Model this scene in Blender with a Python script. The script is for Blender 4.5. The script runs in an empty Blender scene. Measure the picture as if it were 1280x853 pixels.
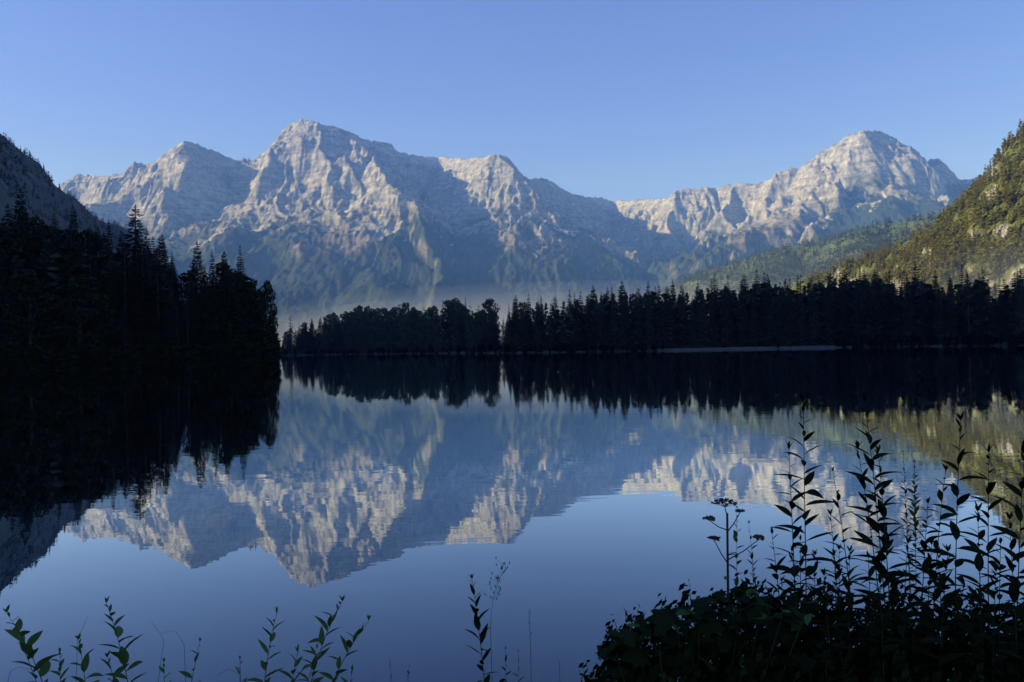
import bpy, math, random
import numpy as np
from mathutils import Vector, Matrix

random.seed(7)
R = math.radians
C = bpy.context.scene.collection
SC = bpy.context.scene

# ------------------------------------------------------------------ camera
F_PX, CX, CY = 1000.0, 640.0, 426.5          # photograph 1280 x 853
CAM_Z = 1.8
PITCH = math.atan(8.7 / F_PX)
ROLL = math.atan(0.0196)
FWD = Vector((0, math.cos(PITCH), math.sin(PITCH)))
UP0 = Vector((0, -math.sin(PITCH), math.cos(PITCH)))
RT0 = Vector((1, 0, 0))
RT = RT0 * math.cos(ROLL) - UP0 * math.sin(ROLL)
UP = RT0 * math.sin(ROLL) + UP0 * math.cos(ROLL)
cam_d = bpy.data.cameras.new('camera')
cam_d.sensor_width = 36.0
cam_d.lens = 36.0 * F_PX / 1280.0
cam_d.clip_start = 0.05
cam_d.clip_end = 60000
cam = bpy.data.objects.new('camera', cam_d)
C.objects.link(cam)
cam.matrix_world = Matrix(((RT.x, UP.x, -FWD.x, 0), (RT.y, UP.y, -FWD.y, 0), (RT.z, UP.z, -FWD.z, CAM_Z), (0, 0, 0, 1)))
SC.camera = cam

# ------------------------------------------------------------------ sky, sun, exposure
SUN_EL = R(24)
SUN_AZ = R(-91)          # compass angle from +Y (view direction) towards +X
sun_dir = Vector((math.sin(SUN_AZ) * math.cos(SUN_EL), math.cos(SUN_AZ) * math.cos(SUN_EL), math.sin(SUN_EL)))
W = bpy.data.worlds.new('World')
SC.world = W
W.use_nodes = True
wn = W.node_tree
wn.nodes.clear()
sky = wn.nodes.new('ShaderNodeTexSky')
sky.sky_type = 'NISHITA'
sky.sun_disc = False
sky.sun_elevation = SUN_EL
sky.sun_rotation = SUN_AZ % (2 * math.pi)
sky.altitude = 600
sky.air_density = 1.0
sky.dust_density = 0.3
sky.ozone_density = 3.0
bg = wn.nodes.new('ShaderNodeBackground')
bg.inputs['Strength'].default_value = 0.082
wo = wn.nodes.new('ShaderNodeOutputWorld')
wb = wn.nodes.new('ShaderNodeMix')          # daylight white balance over the whole sky
wb.data_type = 'RGBA'; wb.blend_type = 'MULTIPLY'; wb.inputs[0].default_value = 1.0
wb.inputs[7].default_value = (0.92, 0.91, 1.56, 1)
wn.links.new(sky.outputs[0], wb.inputs[6])
wn.links.new(wb.outputs[2], bg.inputs[0])
wn.links.new(bg.outputs[0], wo.inputs[0])
sun_d = bpy.data.lights.new('sun', 'SUN')
sun_d.energy = 5.0
sun_d.angle = R(0.5)
sun_d.color = (1.0, 0.945, 0.80)
sun = bpy.data.objects.new('sun', sun_d)
C.objects.link(sun)
sun.rotation_euler = sun_dir.to_track_quat('Z', 'Y').to_euler()
sun.location = (0, 0, 3000)
vs = SC.view_settings
vs.view_transform = 'Standard'
vs.look = 'None'
vs.exposure = 0.80
vs.gamma = 1.0
vs.use_curve_mapping = False
SC.cycles.volume_bounces = 0
SC.cycles.max_bounces = 6

# ------------------------------------------------------------------ helpers
def ray(px, py):
    return RT * ((px - CX) / F_PX) + UP * (-(py - CY) / F_PX) + FWD

def at(px, py, Y):
    r = ray(px, py)
    k = Y / r.y
    return Vector((r.x * k, Y, CAM_Z + r.z * k))

def tag(o, label=None, cat=None, group=None, kind=None):
    if label: o['label'] = label
    if cat: o['category'] = cat
    if group: o['group'] = group
    if kind: o['kind'] = kind
    return o

def link(name, me, parent=None):
    o = bpy.data.objects.new(name, me)
    C.objects.link(o)
    if parent: o.parent = parent
    return o

def empty(name, loc=(0, 0, 0)):
    o = bpy.data.objects.new(name, None)
    o.empty_display_size = 0.2
    C.objects.link(o)
    o.location = loc
    return o

class MB:
    def __init__(s): s.v = []; s.f = []
    def quad(s, a, b, c, d):
        n = len(s.v); s.v += [tuple(a), tuple(b), tuple(c), tuple(d)]; s.f.append((n, n + 1, n + 2, n + 3))
    def tri(s, a, b, c):
        n = len(s.v); s.v += [tuple(a), tuple(b), tuple(c)]; s.f.append((n, n + 1, n + 2))
    def tube(s, pts, rads, k=6):
        n0 = len(s.v)
        for i, p in enumerate(pts):
            p = Vector(p)
            d = Vector(pts[min(i + 1, len(pts) - 1)]) - Vector(pts[max(i - 1, 0)])
            d.normalize()
            a = d.orthogonal().normalized() if abs(d.z) < 0.99 else Vector((1, 0, 0))
            a = (a - d * a.dot(d)).normalized()
            b = d.cross(a)
            for j in range(k):
                t = 2 * math.pi * j / k
                s.v.append(tuple(p + (a * math.cos(t) + b * math.sin(t)) * rads[i]))
        for i in range(len(pts) - 1):
            for j in range(k):
                j2 = (j + 1) % k
                s.f.append((n0 + i * k + j, n0 + i * k + j2, n0 + (i + 1) * k + j2, n0 + (i + 1) * k + j))
        s.f.append(tuple(n0 + (len(pts) - 1) * k + j for j in range(k)))
        s.f.append(tuple(n0 + k - 1 - j for j in range(k)))
    def mesh(s, name, mat, smooth=False):
        me = bpy.data.meshes.new(name)
        me.from_pydata(s.v, [], s.f)
        if mat: me.materials.append(mat)
        if smooth: me.polygons.foreach_set('use_smooth', [True] * len(me.polygons))
        me.update()
        return me

# ---- vectorised gradient noise
_perm = np.random.RandomState(11).permutation(512).astype(np.int64)
_ang = np.random.RandomState(12).rand(512) * 2 * np.pi
_gx, _gy = np.cos(_ang), np.sin(_ang)
def pnoise(x, y, seed=0):
    xi = np.floor(x).astype(np.int64); yi = np.floor(y).astype(np.int64)
    xf = x - xi; yf = y - yi
    u = xf * xf * xf * (xf * (xf * 6 - 15) + 10); v = yf * yf * yf * (yf * (yf * 6 - 15) + 10)
    def g(ix, iy, dx, dy):
        h = _perm[(_perm[(ix + seed * 37) & 511] + iy + seed * 101) & 511]
        return _gx[h] * dx + _gy[h] * dy
    a = g(xi, yi, xf, yf); b = g(xi + 1, yi, xf - 1, yf)
    c = g(xi, yi + 1, xf, yf - 1); d = g(xi + 1, yi + 1, xf - 1, yf - 1)
    return (a + u * (b - a) + v * ((c + u * (d - c)) - (a + u * (b - a)))) * 1.5
def fbm(x, y, o=4, seed=0, gain=0.5):
    s = 0; a = 1.0
    for i in range(o):
        s = s + a * pnoise(x, y, seed + i); x = x * 2.03; y = y * 2.03; a *= gain
    return s
def ridged(x, y, o=4, seed=0, gain=0.5):
    s = 0; a = 1.0; w = 1.0
    for i in range(o):
        n = 1 - np.abs(pnoise(x, y, seed + i)); n = n * n * w
        s = s + a * n; w = np.clip(n * 1.6, 0, 1); x = x * 2.07; y = y * 2.07; a *= gain
    return s
def sstep(a, b, x):
    t = np.clip((x - a) / (b - a), 0, 1); return t * t * (3 - 2 * t)

# ------------------------------------------------------------------ materials
def new_mat(name):
    m = bpy.data.materials.new(name); m.use_nodes = True
    nt = m.node_tree; b = nt.nodes['Principled BSDF']
    return m, nt, b
def N(nt, t, **kw):
    n = nt.nodes.new(t)
    for k, v in kw.items(): setattr(n, k, v)
    return n
def noise_node(nt, scale, detail=4, rough=0.55, coord='Object', stretch=None):
    tc = N(nt, 'ShaderNodeTexCoord'); mp = N(nt, 'ShaderNodeMapping'); nz = N(nt, 'ShaderNodeTexNoise')
    nz.inputs['Scale'].default_value = scale; nz.inputs['Detail'].default_value = detail; nz.inputs['Roughness'].default_value = rough
    if stretch: mp.inputs['Scale'].default_value = stretch
    nt.links.new(tc.outputs[coord], mp.inputs[0]); nt.links.new(mp.outputs[0], nz.inputs[0])
    return nz
def ramp(nt, src, stops):
    r = N(nt, 'ShaderNodeValToRGB')
    e = r.color_ramp.elements
    e[0].position, e[0].color = stops[0][0], (*stops[0][1], 1)
    e[1].position, e[1].color = stops[-1][0], (*stops[-1][1], 1)
    for p, c in stops[1:-1]:
        k = e.new(p); k.color = (*c, 1)
    nt.links.new(src, r.inputs[0])
    return r
def mixc(nt, fac, a, b):
    m = N(nt, 'ShaderNodeMix', data_type='RGBA')
    if isinstance(fac, float): m.inputs[0].default_value = fac
    else: nt.links.new(fac, m.inputs[0])
    for s, i in ((a, 6), (b, 7)):
        if isinstance(s, tuple): m.inputs[i].default_value = (*s, 1)
        else: nt.links.new(s, m.inputs[i])
    return m.outputs[2]

def foliage_mat(name, dark, light, scale=0.6, trans=0.0, rough=0.7, spec=0.12):
    m, nt, b = new_mat(name)
    nz = noise_node(nt, scale, 3, 0.6)
    oi = N(nt, 'ShaderNodeObjectInfo')
    add = N(nt, 'ShaderNodeMath', operation='MULTIPLY_ADD')
    nt.links.new(oi.outputs['Random'], add.inputs[0]); add.inputs[1].default_value = 0.4; 
    sub = N(nt, 'ShaderNodeMath', operation='SUBTRACT'); nt.links.new(nz.outputs[0], sub.inputs[0]); sub.inputs[1].default_value = 0.2
    nt.links.new(sub.outputs[0], add.inputs[2])
    rp = ramp(nt, add.outputs[0], [(0.25, dark), (0.75, light)])
    nt.links.new(rp.outputs[0], b.inputs['Base Color'])
    b.inputs['Roughness'].default_value = rough
    b.inputs['Specular IOR Level'].default_value = spec
    if trans:
        tl_ = N(nt, 'ShaderNodeBsdfTranslucent'); mx = N(nt, 'ShaderNodeMixShader'); mx.inputs[0].default_value = trans
        nt.links.new(rp.outputs[0], tl_.inputs[0]); nt.links.new(b.outputs[0], mx.inputs[1]); nt.links.new(tl_.outputs[0], mx.inputs[2])
        nt.links.new(mx.outputs[0], nt.nodes['Material Output'].inputs['Surface'])
    return m
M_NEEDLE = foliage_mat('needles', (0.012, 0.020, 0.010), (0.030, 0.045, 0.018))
M_NEEDLE_FAR = foliage_mat('needles_far_hazed', (0.040, 0.060, 0.042), (0.080, 0.105, 0.066), spec=0.05)  # paler than the near needles: distance haze put into the colour
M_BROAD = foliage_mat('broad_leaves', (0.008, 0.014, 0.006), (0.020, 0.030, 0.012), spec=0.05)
M_BROAD_FAR = foliage_mat('broad_leaves_far_hazed', (0.040, 0.058, 0.040), (0.078, 0.102, 0.064), spec=0.05)  # leaf colour lifted too, standing in for haze over the far shore
M_CLIFFLEAF = foliage_mat('cliff_foliage', (0.080, 0.105, 0.030), (0.23, 0.215, 0.065), 0.12, 0.4)
M_CLIFFNEED = foliage_mat('cliff_needles', (0.050, 0.070, 0.024), (0.12, 0.13, 0.042), 0.12, 0.35)
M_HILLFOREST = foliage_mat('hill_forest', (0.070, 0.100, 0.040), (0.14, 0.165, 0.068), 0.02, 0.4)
M_HAZEDFOREST = foliage_mat('hazed_hill_forest', (0.070, 0.090, 0.065), (0.12, 0.145, 0.10), 0.03)  # raised bluish albedo stands in for haze before the left hillside
M_PLANT = foliage_mat('plant_leaf', (0.045, 0.090, 0.018), (0.095, 0.165, 0.035), 9.0, 0.25, rough=0.55)
M_PLANT2 = foliage_mat('plant_leaf_dark', (0.008, 0.015, 0.006), (0.018, 0.030, 0.010), 9.0, rough=0.8, spec=0.02)
M_UMBEL = foliage_mat('umbel_dry', (0.030, 0.022, 0.020), (0.060, 0.045, 0.035), 20)
M_STEM = foliage_mat('stem', (0.025, 0.035, 0.014), (0.05, 0.06, 0.022), 12)

def bark_mat():
    m, nt, b = new_mat('bark')
    nz = noise_node(nt, 4.0, 5, 0.6, stretch=(1, 1, 0.2))
    rp = ramp(nt, nz.outputs[0], [(0.3, (0.035, 0.028, 0.022)), (0.7, (0.11, 0.09, 0.075))])
    nt.links.new(rp.outputs[0], b.inputs['Base Color']); b.inputs['Roughness'].default_value = 0.9
    return m
M_BARK = bark_mat()

def rock_mat(name, veg_dark, veg_light, bump=6.0, k=1.0):
    m, nt, b = new_mat(name)
    at_ = N(nt, 'ShaderNodeAttribute', attribute_name='veg')
    big = noise_node(nt, 0.004 * k, 6, 0.6)
    band = noise_node(nt, 0.010 * k, 6, 0.65, stretch=(1, 1, 2.2))
    fine = noise_node(nt, 0.045 * k, 7, 0.75, stretch=(1, 1, 0.5))
    r1 = ramp(nt, band.outputs[0], [(0.30, (0.15, 0.146, 0.138)), (0.44, (0.29, 0.282, 0.265)), (0.58, (0.42, 0.406, 0.376)), (0.75, (0.53, 0.515, 0.485))])
    r2 = ramp(nt, fine.outputs[0], [(0.36, (0.42, 0.42, 0.44)), (0.56, (1, 1, 1))])
    bed = noise_node(nt, 0.016 * k, 6, 0.7, stretch=(0.16, 0.16, 3.0))
    bed_map = [n for n in nt.nodes if n.bl_idname == 'ShaderNodeMapping'][-1]; bed_map.inputs['Rotation'].default_value = (0.10, -0.22, 0.0)
    rb = ramp(nt, bed.outputs[0], [(0.38, (0.60, 0.60, 0.60)), (0.52, (1, 1, 1))])
    mb_ = N(nt, 'ShaderNodeMix', data_type='RGBA', blend_type='MULTIPLY'); mb_.inputs[0].default_value = 1.0
    nt.links.new(r1.outputs[0], mb_.inputs[6]); nt.links.new(rb.outputs[0], mb_.inputs[7])
    mul = N(nt, 'ShaderNodeMix', data_type='RGBA', blend_type='MULTIPLY'); mul.inputs[0].default_value = 1.0
    nt.links.new(mb_.outputs[2], mul.inputs[6]); nt.links.new(r2.outputs[0], mul.inputs[7])
    low = N(nt, 'ShaderNodeAttribute', attribute_name='low')
    warm0 = mixc(nt, big.outputs[0], (1.0, 1.0, 1.0), (1.0, 0.96, 0.90))
    warm = mixc(nt, low.outputs['Fac'], warm0, (0.52, 0.46, 0.37))
    mul2 = N(nt, 'ShaderNodeMix', data_type='RGBA', blend_type='MULTIPLY'); mul2.inputs[0].default_value = 1.0
    nt.links.new(mul.outputs[2], mul2.inputs[6]); nt.links.new(warm, mul2.inputs[7])
    vfine = noise_node(nt, 0.10 * k, 5, 0.75, stretch=(1, 1, 0.35))
    scr = N(nt, 'ShaderNodeAttribute', attribute_name='scree')
    rockc = mixc(nt, scr.outputs['Fac'], mul2.outputs[2], (0.50, 0.48, 0.44))
    vn = ramp(nt, vfine.outputs[0], [(0.36, veg_dark), (0.64, veg_light)])
    # vegetation edge broken up by fine noise
    ma = N(nt, 'ShaderNodeMath', operation='MULTIPLY_ADD'); nt.links.new(fine.outputs[0], ma.inputs[0]); ma.inputs[1].default_value = 1.1
    sb = N(nt, 'ShaderNodeMath', operation='SUBTRACT'); nt.links.new(at_.outputs['Fac'], sb.inputs[0]); sb.inputs[1].default_value = 0.55
    nt.links.new(sb.outputs[0], ma.inputs[2])
    vr = ramp(nt, ma.outputs[0], [(0.30, (0, 0, 0)), (0.66, (1, 1, 1))])
    col = mixc(nt, vr.outputs[0], rockc, vn.outputs[0])
    nt.links.new(col, b.inputs['Base Color'])
    b.inputs['Roughness'].default_value = 0.95; b.inputs['Specular IOR Level'].default_value = 0.1
    bp = N(nt, 'ShaderNodeBump'); bp.inputs['Strength'].default_value = 0.9; bp.inputs['Distance'].default_value = bump
    bn = noise_node(nt, 0.022 * k, 8, 0.72, stretch=(1, 1, 0.45))
    nt.links.new(bn.outputs[0], bp.inputs['Height']); nt.links.new(bp.outputs[0], b.inputs['Normal'])
    return m
M_ROCK = rock_mat('limestone', (0.020, 0.032, 0.018), (0.040, 0.052, 0.028), 26.0)
M_FOOTHILL = rock_mat('foothill_cover', (0.050, 0.074, 0.030), (0.105, 0.13, 0.052), 8.0)
M_HILLSIDE = rock_mat('hazed_hillside_cover', (0.060, 0.080, 0.070), (0.11, 0.13, 0.11), 6.0)  # pale cover colour: haze over the hillside painted into the albedo
M_CLIFF = rock_mat('cliff_rock', (0.060, 0.075, 0.026), (0.120, 0.130, 0.045), 2.5, 5.0)

def ground_mat():
    m, nt, b = new_mat('ground')
    a = N(nt, 'ShaderNodeAttribute', attribute_name='shore')
    n1 = noise_node(nt, 0.35, 5, 0.6); n2 = noise_node(nt, 3.0, 4, 0.6)
    g = ramp(nt, n1.outputs[0], [(0.3, (0.020, 0.030, 0.012)), (0.7, (0.055, 0.070, 0.026))])
    s = ramp(nt, n2.outputs[0], [(0.3, (0.05, 0.06, 0.05)), (0.7, (0.15, 0.16, 0.135))])
    ma = N(nt, 'ShaderNodeMath', operation='MULTIPLY_ADD'); nt.links.new(n1.outputs[0], ma.inputs[0]); ma.inputs[1].default_value = 0.8
    sb = N(nt, 'ShaderNodeMath', operation='SUBTRACT'); nt.links.new(a.outputs['Fac'], sb.inputs[0]); sb.inputs[1].default_value = 0.4
    nt.links.new(sb.outputs[0], ma.inputs[2])
    vr = ramp(nt, ma.outputs[0], [(0.42, (0, 0, 0)), (0.58, (1, 1, 1))])
    nt.links.new(mixc(nt, vr.outputs[0], g.outputs[0], s.outputs[0]), b.inputs['Base Color'])
    b.inputs['Roughness'].default_value = 0.95
    bp = N(nt, 'ShaderNodeBump'); bp.inputs['Distance'].default_value = 0.05; nt.links.new(n2.outputs[0], bp.inputs['Height'])
    nt.links.new(bp.outputs[0], b.inputs['Normal'])
    return m
M_GROUND = ground_mat()

def water_mat():
    m, nt, b = new_mat('lake_water')
    nt.nodes.remove(b)
    out = nt.nodes['Material Output']
    # ripples: two trains of small wavelets, stronger in wind patches
    n1 = noise_node(nt, 4.5, 2, 0.5, stretch=(0.20, 1.0, 1.0))
    n2 = noise_node(nt, 1.1, 2, 0.5, stretch=(0.35, 1.0, 1.0))
    patch = noise_node(nt, 0.09, 2, 0.5, stretch=(0.35, 1.0, 1.0))
    pr = ramp(nt, patch.outputs[0], [(0.40, (0.25, 0.25, 0.25)), (0.60, (1, 1, 1))])
    m1 = N(nt, 'ShaderNodeMath', operation='MULTIPLY'); nt.links.new(n1.outputs[0], m1.inputs[0]); m1.inputs[1].default_value = 0.0011
    m2 = N(nt, 'ShaderNodeMath', operation='MULTIPLY'); nt.links.new(n2.outputs[0], m2.inputs[0]); m2.inputs[1].default_value = 0.0016
    ad = N(nt, 'ShaderNodeMath', operation='ADD'); nt.links.new(m1.outputs[0], ad.inputs[0]); nt.links.new(m2.outputs[0], ad.inputs[1])
    mp = N(nt, 'ShaderNodeMath', operation='MULTIPLY'); nt.links.new(ad.outputs[0], mp.inputs[0]); nt.links.new(pr.outputs[0], mp.inputs[1])
    bp = N(nt, 'ShaderNodeBump'); bp.inputs['Strength'].default_value = 1.0; bp.inputs['Distance'].default_value = 1.0
    nt.links.new(mp.outputs[0], bp.inputs['Height'])
    fr = N(nt, 'ShaderNodeFresnel'); fr.inputs['IOR'].default_value = 1.333
    pw = N(nt, 'ShaderNodeMath', operation='POWER'); nt.links.new(fr.outputs[0], pw.inputs[0]); pw.inputs[1].default_value = 1.3
    ml = N(nt, 'ShaderNodeMath', operation='MULTIPLY', use_clamp=True); nt.links.new(pw.outputs[0], ml.inputs[0]); ml.inputs[1].default_value = 3.3
    gl = N(nt, 'ShaderNodeBsdfGlossy'); gl.inputs['Roughness'].default_value = 0.0
    gl.inputs['Color'].default_value = (0.88, 0.94, 0.97, 1)
    nt.links.new(bp.outputs[0], gl.inputs['Normal'])
    df = N(nt, 'ShaderNodeBsdfDiffuse'); df.inputs['Color'].default_value = (0.010, 0.030, 0.042, 1)
    mx = N(nt, 'ShaderNodeMixShader')
    nt.links.new(ml.outputs[0], mx.inputs[0]); nt.links.new(df.outputs[0], mx.inputs[1]); nt.links.new(gl.outputs[0], mx.inputs[2])
    nt.links.new(mx.outputs[0], out.inputs['Surface'])
    return m
M_WATER = water_mat()

# ------------------------------------------------------------------ ground and lake
def tanpx(px): return (px - CX) / F_PX
# far shoreline: forward distance Y for photo column
SHORE = [(-2200, 30), (-1400, 55), (-700, 82), (-300, 96), (0, 104), (60, 106), (160, 112), (250, 118), (338, 122), (346, 126), (349.5, 420), (352, 452), (400, 450),
         (450, 430), (520, 375), (560, 340), (613, 296), (650, 272), (800, 256), (900, 250), (1050, 236), (1160, 215),
         (1280, 190), (1500, 160), (2000, 105), (2800, 55), (3400, 30)]
SH_T = np.array([tanpx(p) for p, _ in SHORE]); SH_Y = np.array([y for _, y in SHORE], float)
def shoreY(t): return np.interp(t, SH_T, SH_Y)
def nearY(t):   # near bank, forward distance of the water's edge, by tangent
    return np.interp(t, [-2.9, -1.2, -0.7, -0.3, -0.1, 0.1, 0.25, 0.5, 0.8, 1.5, 2.8], [2.0, 2.8, 3.35, 3.3, 3.1, 3.1, 3.5, 3.7, 3.8, 3.4, 2.2])
tvals = sorted(set(list(np.arange(-2.8, 2.75, 0.02)) + [float(t) for t in SH_T if -2.8 < t < 2.75] + [float(tanpx(p)) for p in np.arange(335, 360, 1.5)]))
tvals = np.array(tvals)
near_k = np.array([0.0, 0.3, 0.6, 0.8, 0.92, 0.97])
NEAR_Z = [0.30, 0.30, 0.27, 0.24, 0.18, 0.10]
LAKE_K = [0.0, 0.01, 0.04, 0.12, 0.3, 0.6, 0.88, 0.97, 0.993]
LAKE_Z = [0.0, -0.25, -0.6, -1.2, -2.5, -4.0, -2.5, -0.9, -0.3]
FAR_D = [0, 0.8, 2.0, 4, 10, 25, 60, 140, 300, 700, 1600, 3500, 8500]
FAR_ZR = [0, 0.36, 0.60, 0.72, 1.0, 1.8, 3.5, 5, 6, 8, 10, 14, 20]
FAR_ZL = [0, 0.15, 0.25, 0.4, 1.4, 5.0, 11, 20, 24, 16, 12, 14, 20]
def leftness(t): return 1.0 - sstep(tanpx(285), tanpx(336), t)
def far_z(t, d):
    l = leftness(t)
    return (1 - l) * np.interp(d, FAR_D, FAR_ZR) + l * np.interp(d, FAR_D, FAR_ZL)
def gz(x, y):
    t = x / max(y, 0.01)
    if y < nearY(t):
        return float(np.interp(y / nearY(t), near_k, NEAR_Z))
    return float(far_z(t, y - shoreY(t))) if y > shoreY(t) else 0.0
verts, shore_a = [], []
for t in tvals:
    ny, fy = float(nearY(t)), float(shoreY(t))
    px = t * F_PX + CX
    s_amt = np.interp(px, [300, 345, 352, 480, 560, 690, 815, 835, 1040, 1075, 1150, 1250], [0.0, 0.0, 0.25, 0.42, 0.25, 0.40, 0.3, 0.62, 0.60, 0.42, 0.40, 0.2])
    for k, z in zip(near_k, NEAR_Z): verts.append((t * ny * k, ny * k, z)); shore_a.append(0.25)
    for k, z in zip(LAKE_K, LAKE_Z):
        y = ny + (fy - ny) * k; verts.append((t * y, y, z if k > 0 else -0.001)); shore_a.append(0.2)
    for i, d in enumerate(FAR_D):
        verts.append((t * (fy + d), fy + d, float(far_z(t, d)))); shore_a.append(s_amt if i < 4 else 0.0)
npc = len(near_k) + len(LAKE_K) + len(FAR_D)
faces = []
for i in range(len(tvals) - 1):
    for j in range(npc - 1):
        a = i * npc + j
        faces.append((a, a + npc, a + npc + 1, a + 1))
# land behind the camera
b0 = len(verts)
verts += [(-2.8 * 8500, 8500, 20), (-24000, -9000, 60), (24000, -9000, 60), (2.7 * 8500, 8500, 20), (-9, -3, 0.6), (9, -3, 0.6), (0, -40, 3)]
shore_a += [0] * 7
me = bpy.data.meshes.new('ground')
# clamp the sheet to a 9 km square
vv = np.array(verts); vv[:, 0] = np.clip(vv[:, 0], -9000, 9000); vv[:, 1] = np.clip(vv[:, 1], -9000, 9000)
back = []
for ang_i in range(0, 25):
    pass
me.from_pydata([tuple(v) for v in vv[:b0]], [], faces)
att = me.attributes.new('shore', 'FLOAT', 'POINT'); att.data.foreach_set('value', np.array(shore_a[:b0], np.float32))
me.materials.append(M_GROUND)
me.polygons.foreach_set('use_smooth', [True] * len(me.polygons)); me.update()
tag(link('ground', me), 'low wooded ground and pebbly banks around the lake', kind='structure')
# the bank behind the photographer
mb = MB()
ring = [(-2.8 * 2.0, 2.0, 0.28), (0, 0.0, 0.30), (2.7 * 2.2, 2.2, 0.28)]
gy = [0.0, -2, -8, -30, -120, -600, -2500, -9000]
gzv = [0.30, 0.35, 0.6, 1.5, 4, 10, 20, 60]
xs = [-9000, -2500, -600, -150, -40, -12, -5.7, -2.8, 0, 2.8, 5.9, 12, 40, 150, 600, 2500, 9000]
gv = []
for y, z in zip(gy, gzv):
    for x in xs:
        yy = y + (abs(x) / 2.85 if y == 0.0 else 0) * (1 if abs(x) <= 6 else 0)
        if y == 0.0 and abs(x) > 6: yy = abs(x) / 2.85
        gv.append((x, yy, z + (0 if abs(x) < 20 else min(abs(x) * 0.004, 20))))
gf = []
for i in range(len(gy) - 1):
    for j in range(len(xs) - 1):
        a = i * len(xs) + j
        gf.append((a, a + 1, a + len(xs) + 1, a + len(xs)))
me = bpy.data.meshes.new('bank'); me.from_pydata(gv, [], gf); me.materials.append(M_GROUND); me.update()
tag(link('meadow', me), 'grassy lakeside ground behind the viewpoint', kind='structure')

lv = [(-330, 1.5, 0), (330, 1.5, 0), (330, 470, 0), (-330, 470, 0)]
me = bpy.data.meshes.new('lake'); me.from_pydata(lv, [], [(0, 1, 2, 3)]); me.materials.append(M_WATER); me.update()
tag(link('lake', me), 'calm dark blue lake mirroring mountains and forest', kind='structure')

# ------------------------------------------------------------------ terrain from ridge lines
def segs(lines):
    out = []; S0 = 0.0
    for ln in lines:
        pts = [p if isinstance(p, Vector) else at(*p) for p in ln[0]]
        for a, b in zip(pts[:-1], pts[1:]):
            out.append((a, b, ln[1], S0)); S0 += math.hypot(b.x - a.x, b.y - a.y)
        S0 += 5000.0
    return out
def tents(X, Y, lines, floor, full=False):
    """height = highest of the slopes falling away from every ridge line; also the distance to the nearest ridge,
    the place along the winning ridge and how far the winner stands above the next one"""
    H = np.full(X.shape, floor, float); D = np.full(X.shape, 1e9)
    if full: H2 = np.full(X.shape, floor - 50.0); S = np.zeros(X.shape); DW = np.zeros(X.shape)
    for a, b, (s1, d1, s2), S0 in segs(lines):
        dx, dy = b.x - a.x, b.y - a.y; L = math.hypot(dx, dy) + 1e-9
        tt = ((X - a.x) * dx + (Y - a.y) * dy) / (L * L)
        t = np.clip(tt, 0, 1)
        ex = X - (a.x + t * dx); ey = Y - (a.y + t * dy)
        d = np.hypot(ex, ey)
        z = a.z + t * (b.z - a.z) - np.where(d < d1, s1 * d, s1 * d1 + s2 * (d - d1))
        if full:
            fan = np.arctan2(ey * dx - ex * dy, ex * dx + ey * dy) - np.sign(ey * dx - ex * dy) * np.pi / 2   # turn round an end point
            s_here = S0 + t * L - fan * 220.0 * ((tt < 0) | (tt > 1))
            side = np.where(ey * dx - ex * dy > 0, 0.0, 1700.0)
            up = z > H
            H2 = np.where(up, np.where(np.abs(S - (s_here + side)) > 320, H, H2), np.maximum(H2, np.where(np.abs(S - (s_here + side)) > 320, z, -1e9)))
            S = np.where(up, s_here + side, S); DW = np.where(up, d, DW)
        H = np.maximum(H, z); D = np.minimum(D, d)
    return (H, D, S, DW, H - H2) if full else (H, D)
def grid_mesh(name, X, Y, Z, mat, veg, low=None, scree=None):
    ny, nx = X.shape
    me = bpy.data.meshes.new(name)
    co = np.stack([X, Y, Z], -1).reshape(-1, 3)
    idx = np.arange(nx * ny).reshape(ny, nx)
    q = np.stack([idx[:-1, :-1], idx[:-1, 1:], idx[1:, 1:], idx[1:, :-1]], -1).reshape(-1, 4)
    me.vertices.add(len(co)); me.vertices.foreach_set('co', co.astype(np.float32).ravel())
    me.loops.add(q.size); me.loops.foreach_set('vertex_index', q.astype(np.int32).ravel())
    me.polygons.add(len(q)); me.polygons.foreach_set('loop_start', (np.arange(len(q)) * 4).astype(np.int32))
    me.update(calc_edges=True)
    a = me.attributes.new('veg', 'FLOAT', 'POINT'); a.data.foreach_set('value', veg.astype(np.float32).ravel())
    if scree is not None:
        a = me.attributes.new('scree', 'FLOAT', 'POINT'); a.data.foreach_set('value', scree.astype(np.float32).ravel())
    if low is not None:
        a = me.attributes.new('low', 'FLOAT', 'POINT'); a.data.foreach_set('value', low.astype(np.float32).ravel())
    me.materials.append(mat)
    me.polygons.foreach_set('use_smooth', np.ones(len(q), bool))
    me.update()
    return me
def sampler(xs, ys, Z):
    def f(x, y):
        i = (y - ys[0]) / (ys[1] - ys[0]); j = (x - xs[0]) / (xs[1] - xs[0])
        i = min(max(i, 0), len(ys) - 1.001); j = min(max(j, 0), len(xs) - 1.001)
        i0, j0 = int(i), int(j); fi, fj = i - i0, j - j0
        return float((Z[i0, j0] * (1 - fj) + Z[i0, j0 + 1] * fj) * (1 - fi) + (Z[i0 + 1, j0] * (1 - fj) + Z[i0 + 1, j0 + 1] * fj) * fi)
    return f

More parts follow.
